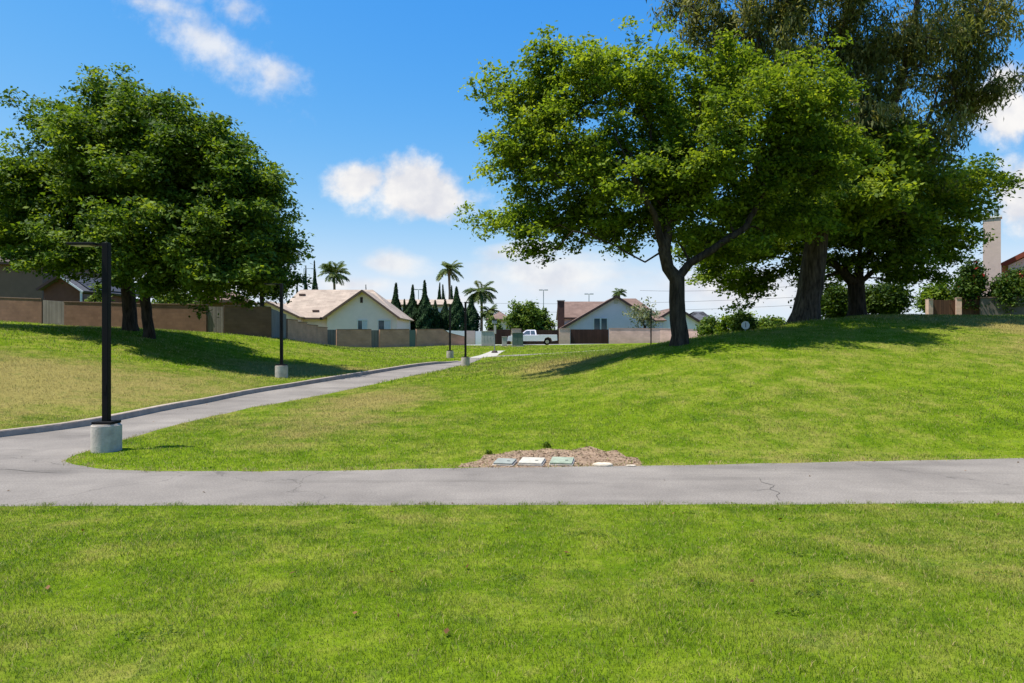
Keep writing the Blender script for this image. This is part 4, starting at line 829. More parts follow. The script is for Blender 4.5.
wall_run('painted_wall', 'short pinkish wall panel right of the cypress row', 'wall', [(466.2, 330.6, 84), (475, 330.8, 84)], 'pinkst', None)
wall_run('painted_wall', 'short white wall panel beside the big grey utility cabinet', 'wall', [(475.4, 331.2, 84), (483, 331.2, 84)], 'whitetrim', None)
wall_run('wooden_fence', 'dark brown fence behind the small utility boxes', 'fence', [(488, 329.5, 86.5), (511, 329.5, 86.5)], 'darkwood', None, .08, swap=True)
wall_run('block_pier', 'pale pink block pier between dark fence panels above the truck hood', 'wall', [(511.4, 329, 86.4), (521.3, 329, 86.4)], 'pinkblock', 'capp')
wall_run('wooden_fence', 'dark brown fence behind the white truck bed', 'fence', [(521.6, 330, 86.5), (558.5, 330, 86.5)], 'darkwood', None, .08, swap=True)
wall_run('block_pier', 'pale pink block panel just right of the truck under the brick chimney', 'wall', [(559, 328.6, 85.4), (570, 328.6, 85.4)], 'pinkblock', 'capp')
wall_run('wooden_fence', 'dark brown fence below the windows of the pale blue gable', 'fence', [(570.4, 329.4, 85.5), (608.6, 329.4, 85.5)], 'darkwood', None, .08, swap=True)
wall_run('block_wall', 'long pinkish block wall behind the far lamp and the forked tree', 'wall', [(609, 328.6, 84), (660, 328.8, 83), (725, 330.6, 80), (760, 333, 76)], 'pinkblock', 'capp')
# hilltop walls at the right
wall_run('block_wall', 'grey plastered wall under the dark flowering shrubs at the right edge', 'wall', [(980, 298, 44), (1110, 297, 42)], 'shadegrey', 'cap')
wall_run('wooden_gate', 'brown wooden gate between brick piers near the grey wall', 'gate', [(932, 300, 45), (955, 300, 44.8)], 'brownwood', None, .06, swap=True)
wall_run('wooden_fence', 'brown wooden fence boards right of the brick piers, left of the grey wall', 'fence', [(961.5, 299.5, 44.6), (979.5, 299.5, 44.2)], 'brownwood', None, .06, swap=True)
wall_run('brick_pier', 'sunlit reddish brick pier left of the brown gate', 'wall', [(927, 300, 45), (931.5, 300, 45)], 'pinkblock', 'capp', .35)
wall_run('brick_pier', 'reddish brick pier right of the brown gate', 'wall', [(955.6, 298.5, 44.7), (961, 298.5, 44.6)], 'pinkblock', 'capp', .35)

# ------------------------------------------------------------------ houses
def roofpart(t, polys, mat, th=.16, name='roof'):
    m = MB()
    for p in polys: m.slab(p, th)
    return uv_box(m.build(name, M[mat], t))
def rake(t, a, b, mat, w=.22, proud=.03):      # barge board from a to b (front at y)
    a = Vector(a); b = Vector(b); d = (b-a); mid = (a+b)/2; ang = math.atan2(d.z, math.hypot(d.x, d.y)); rz = math.atan2(d.y, d.x)
    rot = Matrix.Rotation(rz, 4, 'Z') @ Matrix.Rotation(-ang, 4, 'Y')
    return MB().box(mid, (d.length, .05, w), rot=rot).build('fascia', M[mat], t)
def wallpoly(t, pts, mat, th=.15, name='wall'):   # pts in an xz plane facing -y
    return MB().slab(pts, th).build(name, M[mat], t)
def window(t, x0, x1, z0, z1, y, split=1, frame='whitetrim', blinds=None):
    fw = .06; f = MB()
    f.box(((x0+x1)/2, y-.03, z0-fw/2), (x1-x0+2*fw, .1, fw)).box(((x0+x1)/2, y-.03, z1+fw/2), (x1-x0+2*fw, .1, fw))
    f.box((x0-fw/2, y-.031, (z0+z1)/2), (fw, .1, z1-z0)).box((x1+fw/2, y-.031, (z0+z1)/2), (fw, .1, z1-z0))
    for i in range(1, split): f.box((x0+(x1-x0)*i/split, y-.029, (z0+z1)/2), (fw*.8, .08, z1-z0))
    wo = f.build('window', M[frame], t)
    for i in range(split):
        a = x0+(x1-x0)*i/split; b = x0+(x1-x0)*(i+1)/split
        MB().box(((a+b)/2, y-.01, (z0+z1)/2), (b-a-fw*.8-.002, .02, z1-z0-.002)).build('pane', M['curtain' if blinds and i in blinds else 'glass'], wo)
    return wo
# cream house with the front gable
def house_cream():
    Y = 76.0; gz = 1.5; o = Vector((P(362, 0, Y).x, Y, gz)); t = thing('house', 'cream stucco house with a tan shingle roof and a front gable with two windows', 'house', o)
    def L(px, py, YY): return P(px, py, YY)-o
    def LL(px, py, YY):   # tuple
        return tuple(L(px, py, YY))
    s = Y/F
    # gable wall: pentagon
    a = L(327, 316, Y); b = L(397, 316, Y); ap = L(363, 291.5, Y); zb = -.4
    wallpoly(t, [(a.x, 0, zb), (b.x, 0, zb), (b.x, 0, b.z), (ap.x, 0, ap.z), (a.x, 0, a.z)], 'stucco')
    # side walls
    MB().box((a.x+.075, 5, (a.z+zb)/2), (.15, 9.69, a.z-zb)).build('wall', M['stucco'], t); MB().box((b.x-.075, 5, (b.z+zb)/2), (.15, 9.69, b.z-zb)).build('wall', M['stucco'], t)
    # gable roof running back
    f = -.5; e1 = L(323.5, 317.8, Y); e2 = L(400.5, 317.8, Y); r = L(363, 290, Y)
    back = 9
    roofpart(t, [[(e1.x, f, e1.z), (r.x, f, r.z), (r.x, back, r.z), (e1.x, back, e1.z)], [(r.x, f, r.z), (e2.x, f, e2.z), (e2.x, back, e2.z), (r.x, back, r.z)]], 'tanroof')
    rake(t, (e1.x, f-.03, e1.z-.1), (r.x, f-.03, r.z-.1), 'trim'); rake(t, (r.x, f-.028, r.z-.1), (e2.x, f-.028, e2.z-.1), 'trim')
    # main roof along x behind; ridge at y=+6.5
    x0 = L(268, 0, Y).x; x1 = L(398, 0, Y).x; zr = r.z+.55; ez = e1.z+.05; yr = 6.8
    roofpart(t, [[(x0, .7, ez), (x1, .7, ez), (x1-4.2, yr, zr), (x0+1.5, yr, zr)], [(x0+1.5, yr, zr), (x1-4.2, yr, zr), (x1, 13, ez), (x0, 13, ez)], [(x1, .7, ez), (x1, 13, ez), (x1-4.2, yr, zr)], [(x0, 13, ez), (x0, .7, ez), (x0+1.5, yr, zr)]], 'tanroof')
    MB().box(((x0+x1)/2, 7, (ez-.1+zb)/2), (x1-x0-1.0, 11.6, ez-.1-zb)).build('wall', M['stucco'], t)
    MB().box((L(312, 0, Y).x, .66, ez-.1), (L(323.5, 0, Y).x-L(302, 0, Y).x, .06, .18)).build('fascia', M['trim'], t)
    # lower gable wing at the left
    w0 = L(238, 316.5, Y); w1 = L(303, 316, Y); wa = L(270.5, 301.5, Y)
    wallpoly(t, [(w0.x+.5, -.8, zb), (w1.x-.4, -.8, zb), (w1.x-.4, -.8, w1.z), (wa.x, -.8, wa.z-.15), (w0.x+.5, -.8, w0.z)], 'stucco')
    MB().box((w1.x-.475, .8, (w1.z-.1+zb)/2), (.15, 2.9, w1.z-.1-zb)).build('wall', M['stucco'], t)
    roofpart(t, [[(w0.x, -1.3, w0.z-.1), (wa.x, -1.3, wa.z), (wa.x, 5, wa.z), (w0.x, 5, w0.z-.1)], [(wa.x, -1.3, wa.z), (w1.x, -1.3, w1.z-.1), (w1.x, 5, w1.z-.1), (wa.x, 5, wa.z)]], 'tanroof')
    rake(t, (wa.x, -1.33, wa.z-.1), (w1.x, -1.33, w1.z-.2), 'trim')
    for p0, p1 in ((358, 367), (378.5, 390.5)):
        q0 = L(p0, 320.5, Y); q1 = L(p1, 330.5, Y); window(t, q0.x, q1.x, q1.z, q0.z, 0, 2, blinds=(1,))
    v0 = L(361.5, 300, Y); MB().box((v0.x, -.02, v0.z), (.28, .08, .62)).build('vent', M['darktrim'], t)
    for px, fr in ((293, .78), (316, .2)):
        x = L(px, 0, 78).x; y = .7+(yr-.7)*fr; z = ez+(zr-ez)*fr
        MB().box((x, y, z+.1), (.7, .35, .2)).build('roof_vent', M['trim'], t)
    lp = L(321, 318.5, Y); MB().box((lp.x, .1, lp.z), (.25, .25, .3)).build('porch_light', M['black'], t)
house_cream()

def simple_house(label, px0, px1, ridge_py, eave_py, Y, roof, wall, depth=9, inset=(1.5, 1.5), gz=1.5, name='house', fascia='trim', group=None, wins=()):
    cx = (px0+px1)/2; o = Vector((P(cx, 0, Y).x, Y, gz)); t = thing(name, label, 'house', o, 0, group)
    x0 = P(px0, 0, Y).x-o.x; x1 = P(px1, 0, Y).x-o.x; ez = P(0, eave_py, Y).z-gz; zr = P(0, ridge_py, Y+depth/2).z-gz; d = depth
    i0, i1 = inset; pr = []
    pr.append([(x0, 0, ez), (x1, 0, ez), (x1-i1, d/2, zr), (x0+i0, d/2, zr)]); pr.append([(x0+i0, d/2, zr), (x1-i1, d/2, zr), (x1, d, ez), (x0, d, ez)])
    if i1 > 0: pr.append([(x1, 0, ez), (x1, d, ez), (x1-i1, d/2, zr)])
    if i0 > 0: pr.append([(x0, d, ez), (x0, 0, ez), (x0+i0, d/2, zr)])
    roofpart(t, pr, roof)
    MB().box(((x0+x1)/2, d/2, (ez-.12-.5)/2), (x1-x0-.8, d-.8, ez-.12+.5)).build('wall', M[wall], t)
    for px, sg in ((x0, i0), (x1, i1)):
        if sg == 0:
            q = px-.4*(1 if px > 0 else -1)
            wl = MB(); wl.slab([(q, .42, ez-.13), (q, d-.42, ez-.13), (q, d/2, zr-.2)], .12); wl.build('wall', M[wall], t)
    MB().box(((x0+x1)/2, -.035, ez-.09), (x1-x0, .06, .2)).build('fascia', M[fascia], t)
    for (a, b, c, dd) in wins:
        window(t, P(a, 0, Y).x-o.x, P(b, 0, Y).x-o.x, P(0, dd, Y).z-gz, P(0, c, Y).z-gz, .4, 2)
    return t, o
simple_house('long pale grey building with a low tan roof behind the cypress row', 372, 458, 299.5, 304.5, 104, 'tanroof', 'bluew', 8, (1, 1), wins=((384, 390, 312, 320), (417, 420, 312, 320)))
simple_house('small house with an orange brown roof mostly hidden by green trees', 486, 512, 311.5, 319, 100, 'brownroof', 'stucco', 8, (2, 2))
t_, o_ = simple_house('brown roofed house with a dark brick chimney, left of the pale blue gable', 560, 625, 301.5, 317.5, 98, 'brownroof', 'stucco', 9, (.0, 2), fascia='darktrim')
q = P(561, 301, 96.5)-o_; uv_box(MB().box((q.x, -1.2, q.z/2), (.95, .9, q.z)).build('chimney', M['brick'], t_)); MB().box((q.x, -1.2, q.z+.06), (1.1, 1.05, .12)).build('chimney_cap', M['concrete'], t_)
def house_blue():
    Y = 91.0; gz = 1.5; o = Vector((P(616, 0, Y).x, Y, gz)); t = thing('house', 'pale blue gabled house with dark brown eaves and a pair of windows', 'house', o)
    L = lambda px, py: P(px, py, Y)-o
    ap = L(616, 296); bl_ = L(586, 313.5); lo = L(561, 328); rt = L(647, 316); rr = L(655, 321); zb = -.3
    wallpoly(t, [(lo.x+.4, 0, zb), (rt.x, 0, zb), (rt.x, 0, rt.z-.1), (ap.x, 0, ap.z-.12), (bl_.x, 0, bl_.z-.12), (lo.x+.4, 0, lo.z)], 'bluew')
    f = -.5; bk = 9
    roofpart(t, [[(bl_.x, f, bl_.z), (ap.x, f, ap.z), (ap.x, bk, ap.z), (bl_.x, bk, bl_.z)], [(lo.x, f, lo.z), (bl_.x, f, bl_.z), (bl_.x, bk, bl_.z), (lo.x, bk, lo.z)], [(ap.x, f, ap.z), (rr.x, f, rr.z), (rr.x, bk, rr.z), (ap.x, bk, ap.z)]], 'brownroof')
    rake(t, (lo.x, f-.03, lo.z-.1), (bl_.x, f-.03, bl_.z-.1), 'darktrim', .3); rake(t, (bl_.x, f-.028, bl_.z-.1), (ap.x, f-.028, ap.z-.1), 'darktrim', .3); rake(t, (ap.x, f-.032, ap.z-.1), (rr.x, f-.032, rr.z-.1), 'darktrim', .3)
    x1 = L(668, 0).x; ez = L(0, 320).z; zr = ap.z+.05; x0 = ap.x+.05
    roofpart(t, [[(x0, .8, ez), (x1, .8, ez), (x1-3.2, 6, zr), (x0, 6, zr)], [(x0, 6, zr), (x1-3.2, 6, zr), (x1, 12, ez), (x0, 12, ez)], [(x1, .8, ez), (x1, 12, ez), (x1-3.2, 6, zr)]], 'brownroof')
    MB().box(((x0+x1)/2, 6.4, (ez-.1+zb)/2), (x1-x0-.8, 10.5, ez-.1-zb)).build('wall', M['bluew'], t)
    for a, b in ((594, 600), (601.2, 607)):
        q0 = L(a, 318.5); q1 = L(b, 330); window(t, q0.x, q1.x, q1.z, q0.z, 0, 1)
    v0 = L(616, 302); MB().box((v0.x, -.02, v0.z), (.5, .06, .5)).build('vent', M['greybox'], t)
house_blue()
def house_white():
    Y = 93.0; gz = 1.5; o = Vector((P(680, 0, Y).x, Y, gz)); t = thing('house', 'white gabled house mostly hidden behind the forked tree trunk', 'house', o)
    L = lambda px, py: P(px, py, Y)-o
    ap = L(676, 307); a = L(650, 323); b = L(706, 325.5)
    wallpoly(t, [(a.x+.4, 0, -.3), (b.x-.4, 0, -.3), (b.x-.4, 0, b.z), (ap.x, 0, ap.z-.15), (a.x+.4, 0, a.z)], 'white')
    roofpart(t, [[(a.x, -.5, a.z), (ap.x, -.5, ap.z), (ap.x, 9, ap.z), (a.x, 9, a.z)], [(ap.x, -.5, ap.z), (b.x, -.5, b.z), (b.x, 9, b.z), (ap.x, 9, ap.z)]], 'brownroof')
    rake(t, (a.x, -.53, a.z-.1), (ap.x, -.53, ap.z-.1), 'darktrim', .3); rake(t, (ap.x, -.528, ap.z-.1), (b.x, -.528, b.z-.1), 'darktrim', .3)
    MB().box((b.x-.45, 4.6, (b.z-.3)/2), (.15, 8.8, b.z)).build('wall', M['white'], t)
house_white()
simple_house('distant house with a grey roof peeking out right of the forked trunk', 682, 716, 311.5, 321, 125, 'greyroof', 'bluew', 8, (5, 3))
# left side houses
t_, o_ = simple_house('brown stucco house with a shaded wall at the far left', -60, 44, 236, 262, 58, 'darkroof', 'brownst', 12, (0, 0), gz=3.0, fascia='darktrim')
def house_solar():
    Y = 55.0; gz = 3.0; o = Vector((P(62, 0, Y).x, Y, gz)); t = thing('house', 'low russet gabled house with solar panels on its right roof slope', 'house', o)
    L = lambda px, py: P(px, py, Y)-o
    ap = L(62, 274.5); a = L(40, 289); b = L(86, 291.0)
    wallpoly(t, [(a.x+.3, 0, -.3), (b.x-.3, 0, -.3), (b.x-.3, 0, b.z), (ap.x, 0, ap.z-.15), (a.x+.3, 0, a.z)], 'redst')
    bk = 9; sh = 2.2
    roofpart(t, [[(a.x, -.4, a.z), (ap.x, -.4, ap.z), (ap.x+sh, bk, ap.z), (a.x+sh, bk, a.z)], [(ap.x, -.4, ap.z), (b.x, -.4, b.z), (b.x+sh, bk, b.z), (ap.x+sh, bk, ap.z)]], 'greyroof')
    rake(t, (a.x, -.43, a.z-.1), (ap.x, -.43, ap.z-.1), 'darktrim', .2); rake(t, (ap.x, -.428, ap.z-.1), (b.x, -.428, b.z-.1), 'whitetrim', .14)
    e = Vector((b.x, -.4, b.z)); r = Vector((ap.x, -.4, ap.z)); back = Vector((sh, bk+.4, 0)); n = (e-r).cross(back).normalized()
    if n.z < 0: n = -n
    for i in range(2):
        for j in range(4):
            p0 = r+(e-r)*(.1+.42*i)+back*(.08+.22*j)+n*.09; d1 = (e-r)*.39; d2 = back*.2
            MB().slab([p0, p0+d1, p0+d1+d2, p0+d2], .04).build('solar_panel', M['panel'], t)
    MB().box((b.x-.2, -.3, (b.z-.1)/2), (.12, .12, b.z-.1)).build('post', M['whitetrim'], t)
    MB().box((b.x-.7+sh/2, bk/2+.1, (b.z-.2)/2), (.15, bk-.4, b.z-.2)).build('wall', M['redst'], t)
house_solar()
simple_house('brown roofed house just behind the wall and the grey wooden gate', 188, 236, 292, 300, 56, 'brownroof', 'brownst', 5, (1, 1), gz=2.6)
# hilltop house at the right edge
def house_red():
    Y = 47.0; gz = 3.6; c = P(1002, 0, Y); rz = -math.atan2(c.x, Y); o = Vector((c.x, Y, gz)); t = thing('house', 'white house with red tiled roof and a tall pinkish stucco chimney at the right edge', 'house', o, rz)
    Z = lambda py: P(0, py, Y).z-gz
    e = Z(264.5); ap = e+2.9; zb = -.3
    wallpoly(t, [(.35, 0, zb), (10.2, 0, zb), (10.2, 0, e-.1), (5.25, 0, ap-.3), (.35, 0, e-.1)], 'white')
    roofpart(t, [[(-.05, -.6, e), (5.25, -.6, ap), (5.25, 12, ap), (-.05, 12, e)], [(5.25, -.6, ap), (10.6, -.6, e), (10.6, 12, e), (5.25, 12, ap)]], 'redroof', .2)
    rake(t, (-.05, -.64, e-.12), (5.25, -.64, ap-.12), 'redroof', .3); rake(t, (5.25, -.638, ap-.12), (10.6, -.638, e-.12), 'redroof', .3)
    MB().box((.43, 6.1, (e-.3)/2), (.15, 11.6, e-.1)).build('wall', M['white'], t)
    roofpart(t, [[(.2, -1.9, Z(281)), (9, -1.9, Z(281)), (9, -.17, Z(271)), (.2, -.17, Z(271))]], 'redroof', .15, 'porch_roof')
    ct = Z(220); cw = 1.0; cx = -.56
    ch = MB().box((cx, -1.0, ct/2-.2), (cw, .9, ct+.4)).build('chimney', M['pinkst'], t)
    MB().box((cx, -1.0, ct+.06), (cw+.14, 1.04, .12)).build('cap', M['whitetrim'], ch)
    MB().cyl((cx-.15, -1.0, ct+.3), .09, .4, 12).box((cx-.15, -1.0, ct+.51), (.3, .3, .05)).build('flue', M['galv'], ch)
    MB().cyl((cx+.25, -1.0, ct+.34), .13, .46, 12).cyl((cx+.25, -1.0, ct+.6), .19, .08, 12).build('flue', M['greenbox'], ch)
house_red()

# ------------------------------------------------------------------ street lamps
def make_lamp(label, loc, base=True):
    t = thing('street_lamp', label, 'street lamp', loc, 0, 'black path lamps')
    if base:
        m = MB().cyl((0, 0, .16), .262, .72, 40, bev=.025).build('footing', M['concrete'], t, True)
        MB().box((0, 0, .55), (.38, .34, .05), bev=.012).build('base_plate', M['black'], t)
    z0 = .57 if base else -.2
    MB().box((0, 0, (z0+3.98)/2), (.118, .118, 3.98-z0), bev=.012).build('pole', M['black'], t)
    MB().box((-.12, 0, 3.945), (.12, .05, .045)).build('arm', M['black'], t)
    h = MB().box((-.43, 0, 3.95), (.52, .27, .05), bev=.012).build('lamp_head', M['black'], t)
    MB().box((-.45, 0, 3.922), (.34, .2, .012)).build('lens', M['lens'], h)
    MB().box((.0, -.061, 1.2), (.07, .01, .13)).build('hand_hole_cover', M['black'], t)
    return t
def on_ground(px, Y, dz=0): x = (px-512)/F*Y; return (x, Y, Hz(x, Y)+dz)
lamp = make_lamp('foremost black lamp on a round concrete footing at the path junction', on_ground(106.5, 13.05))
copy_thing(lamp, on_ground(281.5, 28.8), 'black lamp on a concrete footing in the shade of the left-hand trees, behind the kerb')
copy_thing(lamp, on_ground(465.5, 39.5), 'black lamp on a concrete footing on the right edge of the path where it narrows', R(-100), .93)
copy_thing(lamp, on_ground(450, 50.5), 'black lamp on a concrete footing left of the path end, in front of the cypresses', R(80))
lamp5 = make_lamp('distant black lamp without visible footing, in front of the long pinkish wall', (P(651, 0, 73).x, 73, P(0, 346, 73).z), base=False)

# ------------------------------------------------------------------ ground boxes in the dirt patch
def cover(label, px, py, w, d, mat, tilt, name='valve_box_cover', rz=0):
    Y = (EYE-.03)*F/(py-341.5); x = (px-512)/F*Y; t = thing(name, label, 'box cover', (x, Y, Hz(x, Y)+.015), rz, 'utility covers in the bare patch')
    rot = Matrix.Rotation(tilt, 4, 'X')
    MB().box((0, 0, .03), (w, d, .03), rot=rot, bev=.01).build('lid', M[mat], t)
    MB().box((0, 0, -.005), (w+.03, d+.02, .04), rot=rot, bev=.006).build('rim', M['concrete'], t)
    MB().box((w*.22, -d*.1, .05), (.05, .016, .01), rot=rot).build('handle_slot', M['greycover'], t)
cover('dull grey rectangular cover, leftmost in the bare patch', 505, 462.4, .33, .34, 'greycover', R(4), rz=R(-13))
cover('pale rectangular cover between the grey and the green ones', 532, 461.9, .40, .44, 'palecover', R(2.5), rz=R(-11))
cover('pale green rectangular cover, slightly raised', 562, 461.8, .38, .44, 'greencover', R(3.5), rz=R(-10))
def stone(label, px, py, s, mat):
    Y = (EYE-.02)*F/(py-341.5); x = (px-512)/F*Y; m = MB(); r = bmesh.ops.create_icosphere(m.bm, subdivisions=3, radius=1)
    for v in r['verts']:
        v.co = Vector((v.co.x*s[0], v.co.y*s[1], max(-.3, min(.6, v.co.z))*s[2]))*(1+.08*math.sin(v.co.x*5+v.co.y*7)+random.uniform(-.02, .02))
    o = m.build('flat_stone', M[mat], None, True, (x, Y, Hz(x, Y)+.01)); tag(o, label, 'stone')
stone('flat pale stone lying in the right part of the bare patch', 603, 464.5, (.17, .1, .06), 'stone')
stone('tan sliver of stone at the right corner of the bare patch', 631, 465, (.09, .04, .02), 'stone')
def tuft(label, px, py, s):
    Y = (EYE-.05)*F/(py-341.5); x = (px-512)/F*Y; n = 120; c = np.c_[rng.normal(0, s*.4, n), rng.normal(0, s*.3, n), np.abs(rng.normal(0, s*.4, n))]
    nrm = rng.normal(size=(n, 3)); ax = np.c_[rng.normal(0, .5, (n, 2)), np.ones(n)]; v, f, t = leaf_arrays(c, nrm, rng.uniform(.02, .05, n), .3, rng.random(n)*.5, ax)
    o = fast_mesh('weed', v, f, M['leafA'], tint=t); o.location = (x, Y, Hz(x, Y)+.01); tag(o, label, 'weed', 'weeds in the bare patch')
tuft('small dark weed at the top middle of the bare patch', 547, 449, .09); tuft('small weed at the left of the bare patch', 489, 453, .06)

# ------------------------------------------------------------------ utility boxes, post, disc
def cabinet(name, label, px0, px1, top, Y, d, mat, base_py=345.5, doors=2, cat='utility box'):
    x0 = P(px0, 0, Y).x; x1 = P(px1, 0, Y).x; cx = (x0+x1)/2; z0 = Hz(cx, Y); h = P(0, top, Y).z-z0; w = x1-x0
    t = thing(name, label, cat, (cx, Y, z0)); MB().box((0, 0, .02), (w+.2, d+.2, .14)).build('pad', M['concrete'], t)
    MB().box((0, 0, .09+(h-.09)/2), (w, d, h-.09), bev=.02).build('body', M[mat], t)
    MB().box((0, -.02, h+.025), (w+.06, d+.08, .05), bev=.01).build('lid', M[mat], t)
    for i in range(doors):
        dx = -w/2+w*(i+.5)/doors; dr = MB().box((dx, -d/2-.012, .1+h*.46), (w/doors-.05, .02, h*.82)).build('door', M[mat], t)
        MB().box((dx+w/doors*.32, -d/2-.04, .1+h*.46), (.03, .04, .14)).build('handle', M['galv'], dr)
cabinet('utility_cabinet', 'big pale grey utility cabinet with several doors beside the walk', 481.5, 494, 331.5, 74.2, .8, 'greybox', doors=4, cat='utility cabinet')
cabinet('utility_box', 'small light grey utility box between the cabinet and the green transformer', 502, 507, 337, 72.5, .5, 'greybox', doors=1)
cabinet('transformer_box', 'green transformer box hiding the front of the white truck', 512.3, 523, 333.3, 72, .9, 'greenbox', doors=2, cat='transformer')
def meter_post():
    Y = 58.5; x = P(494.5, 0, Y).x; z = Hz(x, Y); h = P(0, 321, Y).z-z; t = thing('meter_post', 'thin grey post with a dark box on top beside the end of the path', 'post', (x, Y, z))
    MB().cyl((0, 0, h/2-.1), .045, h+.2, 10).build('post', M['galv'], t, True); MB().box((0, 0, h-.1), (.42, .2, .26), bev=.02).build('top_box', M['galv'], t); MB().box((0, -.02, h+.08), (.34, .2, .1), bev=.03).build('hood', M['black'], t)
    MB().box((.05, -.05, h-.75), (.2, .12, .7), bev=.02).build('side_box', M['greybox'], t)
    m = MB(); r = bmesh.ops.create_icosphere(m.bm, subdivisions=2, radius=.28)
    for v in r['verts']: v.co.z *= .55; v.co += Vector((random.uniform(-.03, .03),)*3)
    o = m.build('rock', M['darktrim'], None, False, (x+.02, Y-.5, z+.02)); tag(o, 'small dark rock at the foot of the thin grey post', 'rock')
meter_post()
def disc():
    p = P(745.5, 325.3, 28.5); z = Hz(p.x, p.y); t = thing('round_marker', 'round white disc marker on a short stake below the dark shrub on the crest', 'marker', (p.x, p.y, z)); h = p.z-z
    MB().cyl((0, 0, h), .17, .03, 32, axis='Y', bev=.006).build('disc', M['signw'], t, True)
    MB().box((0, -.02, h+.02), (.02, .012, .2)).build('stripe', M['darktrim'], t); MB().box((0, .035, h/2-.08), (.04, .04, h+.16)).build('stake', M['galv'], t)
disc()

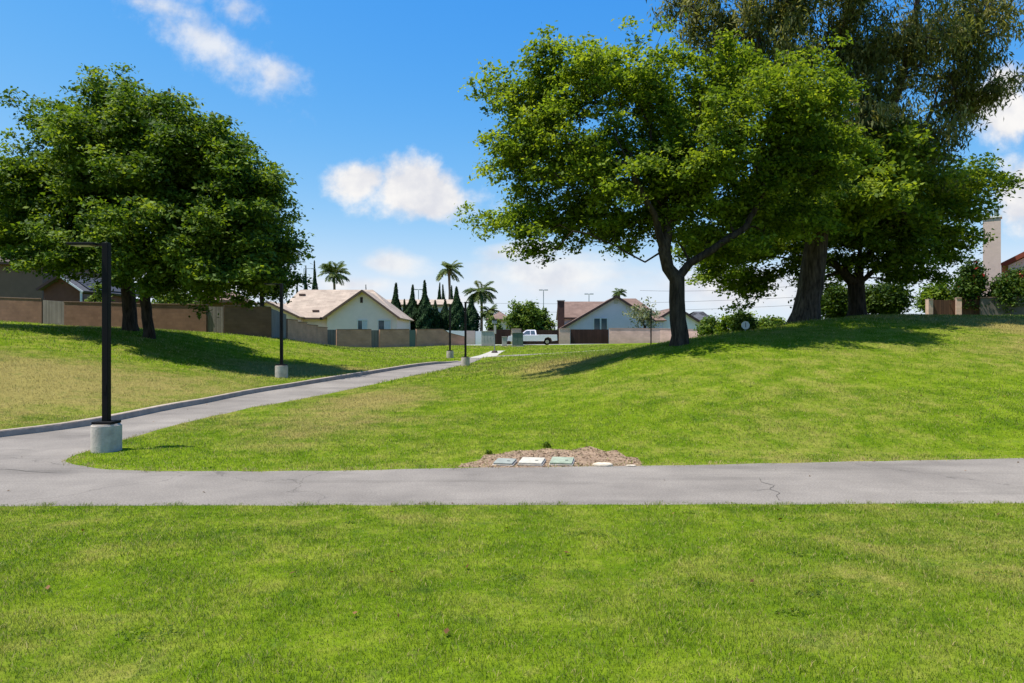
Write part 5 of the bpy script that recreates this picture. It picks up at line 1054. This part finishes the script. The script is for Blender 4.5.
# ------------------------------------------------------------------ pickup truck
def truck():
    Y = 79.2; x = P(532, 0, Y).x; t = thing('pickup_truck', 'white pickup truck parked in the street, facing left', 'pickup truck', (x, Y, Hz(x, Y))); L = 5.6; W2 = .95
    prof = [(-2.8, .45), (-2.8, .78), (-2.72, .98), (-1.5, 1.08), (-1.46, 1.1), (.55, 1.1), (.55, 1.14), (2.72, 1.14), (2.76, .5), (2.2, .42), (2.05, .75), (1.72, .88), (1.38, .75), (1.25, .42), (-1.35, .42), (-1.5, .75), (-1.85, .88), (-2.2, .75), (-2.32, .42)]
    m = MB()
    m.slab([(a, -W2, b) for a, b in prof], 2*W2); bmesh.ops.recalc_face_normals(m.bm, faces=m.bm.faces)
    body = m.build('body', M['truck'], t)
    bv = body.modifiers.new('b', 'BEVEL'); bv.width = .03; bv.segments = 2; bv.limit_method = 'ANGLE'
    cab = [(-1.45, 1.102), (-.75, 1.66), (-.55, 1.73), (.3, 1.73), (.42, 1.66), (.5, 1.102)]
    m = MB(); vs = []
    for sgn in (-1, 1): vs.append([m.bm.verts.new((a, sgn*(W2-.04-(b-1.1)*.22), b)) for a, b in cab])
    m.bm.faces.new(vs[0]); m.bm.faces.new(vs[1][::-1])
    for i in range(len(cab)): j = (i+1) % len(cab); m.bm.faces.new((vs[0][j], vs[0][i], vs[1][i], vs[1][j]))
    m.build('cab', M['truck'], t)
    def side(pts, sg, nm='side_window', mat='glass'):
        m = MB(); v = [m.bm.verts.new((a, sg*(W2-.04-(b-1.1)*.22+.012), b)) for a, b in pts]; w = [m.bm.verts.new((a, sg*(W2-.04-(b-1.1)*.22-.01), b)) for a, b in pts]
        m.bm.faces.new(v); m.bm.faces.new(w[::-1])
        for i in range(len(pts)): j = (i+1) % len(pts); m.bm.faces.new((v[j], v[i], w[i], w[j]))
        return m.build(nm, M[mat], t)
    for sg in (-1, 1): side([(-1.15, 1.17), (-.68, 1.6), (-.25, 1.62), (-.25, 1.17)], sg); side([(-.18, 1.17), (-.18, 1.62), (.26, 1.62), (.36, 1.17)], sg)
    m = MB(); m.slab([(-1.36, -.72, 1.2), (-.84, -.66, 1.62), (-.84, .66, 1.62), (-1.36, .72, 1.2)], .02); m.build('windscreen', M['glass'], t)
    m = MB(); m.slab([(.5, .66, 1.2), (.46, .62, 1.6), (.46, -.62, 1.6), (.5, -.66, 1.2)], .02); m.build('rear_window', M['glass'], t)
    MB().box((1.65, 0, 1.142), (2.05, 1.6, .01)).build('bed', M['black'], t)
    for a in (-1.85, 1.72):
        for sg in (-1, 1):
            w = MB().cyl((a, sg*.84, .36), .37, .24, 28, axis='Y', bev=.03).build('wheel', M['rubber'], t, True); MB().cyl((a, sg*.965, .36), .21, .02, 18, axis='Y').build('rim', M['chrome'], w)
    MB().box((2.83, 0, .55), (.12, 1.86, .18), bev=.03).build('rear_bumper', M['chrome'], t); MB().box((-2.86, 0, .5), (.12, 1.86, .2), bev=.03).build('front_bumper', M['chrome'], t)
    for sg in (-1, 1):
        MB().box((2.765, sg*.84, .92), (.06, .16, .3)).build('tail_light', M['redl'], t); MB().box((-2.78, sg*.7, .82), (.06, .34, .18)).build('headlight', M['lens'], t)
        MB().box((-1.0, sg*1.03, 1.2), (.1, .2, .16), bev=.02).build('mirror', M['black'], t); MB().box((-.1, sg*.957, .98), (.14, .02, .03)).build('door_handle', M['black'], t)
        MB().box((-.52, sg*.952, .62), (1.8, .012, .05)).build('side_moulding', M['black'], t)
truck()

# ------------------------------------------------------------------ far poles and wires
def pole(label, px, top, Y, kind, name='light_pole', cat='light pole'):
    x = P(px, 0, Y).x; h = P(0, top, Y).z-1.7; t = thing(name, label, cat, (x, Y, 1.7)); MB().tube([(0, 0, -.2), (0, 0, h)], [.11, .07], 8).build('pole', M['galv'], t, True)
    if kind == 'twin':
        for s in (-1, 1): MB().box((s*.55, 0, h), (.75, .35, .18), bev=.03).build('lamp_head', M['galv'], t)
        MB().box((0, 0, h), (.5, .08, .08)).build('arm', M['galv'], t)
    elif kind == 'arm':
        MB().box((.9, 0, h), (1.8, .07, .07)).build('arm', M['galv'], t); MB().box((1.7, 0, h-.04), (.6, .25, .1)).build('lamp_head', M['galv'], t)
    return t
pole('tall twin headed light pole above the green trees by the truck', 543.5, 290, 140, 'twin')
pole('twin headed light pole just above the brown roof behind the chimney', 589, 294, 140, 'twin')
pole('twin headed light pole between the cypress tips', 418.5, 289.5, 150, 'twin')
pole('single armed light pole tip above the left end of the cream roof', 304, 268.5, 130, 'arm')
pole('thin post tip above the far left of the cream roof', 286.5, 277, 130, 'none', 'utility_post', 'post')
def wires():
    for i, (a, b, sag) in enumerate((((462, 302.5, 120), (800, 297, 90), .5), ((462, 311, 120), (800, 305, 90), .5), ((640, 290.5, 100), (830, 283, 80), .4))):
        A = P(*a); B = P(*b); o0 = A; pts = [A.lerp(B, k/24)-Vector((0, 0, sag*4*(k/24)*(1-k/24)))-o0 for k in range(25)]
        lab = ('upper of two long power wires crossing behind the truck and roofs', 'lower of two long power wires crossing behind the truck and roofs', 'power wire above the white gable, right of the forked tree trunk')[i]
        o = MB().tube(pts, .02, 4).build('power_wire', M['wire'], None, False, o0); tag(o, lab, 'wire', 'power wires over the rooftops')
wires()
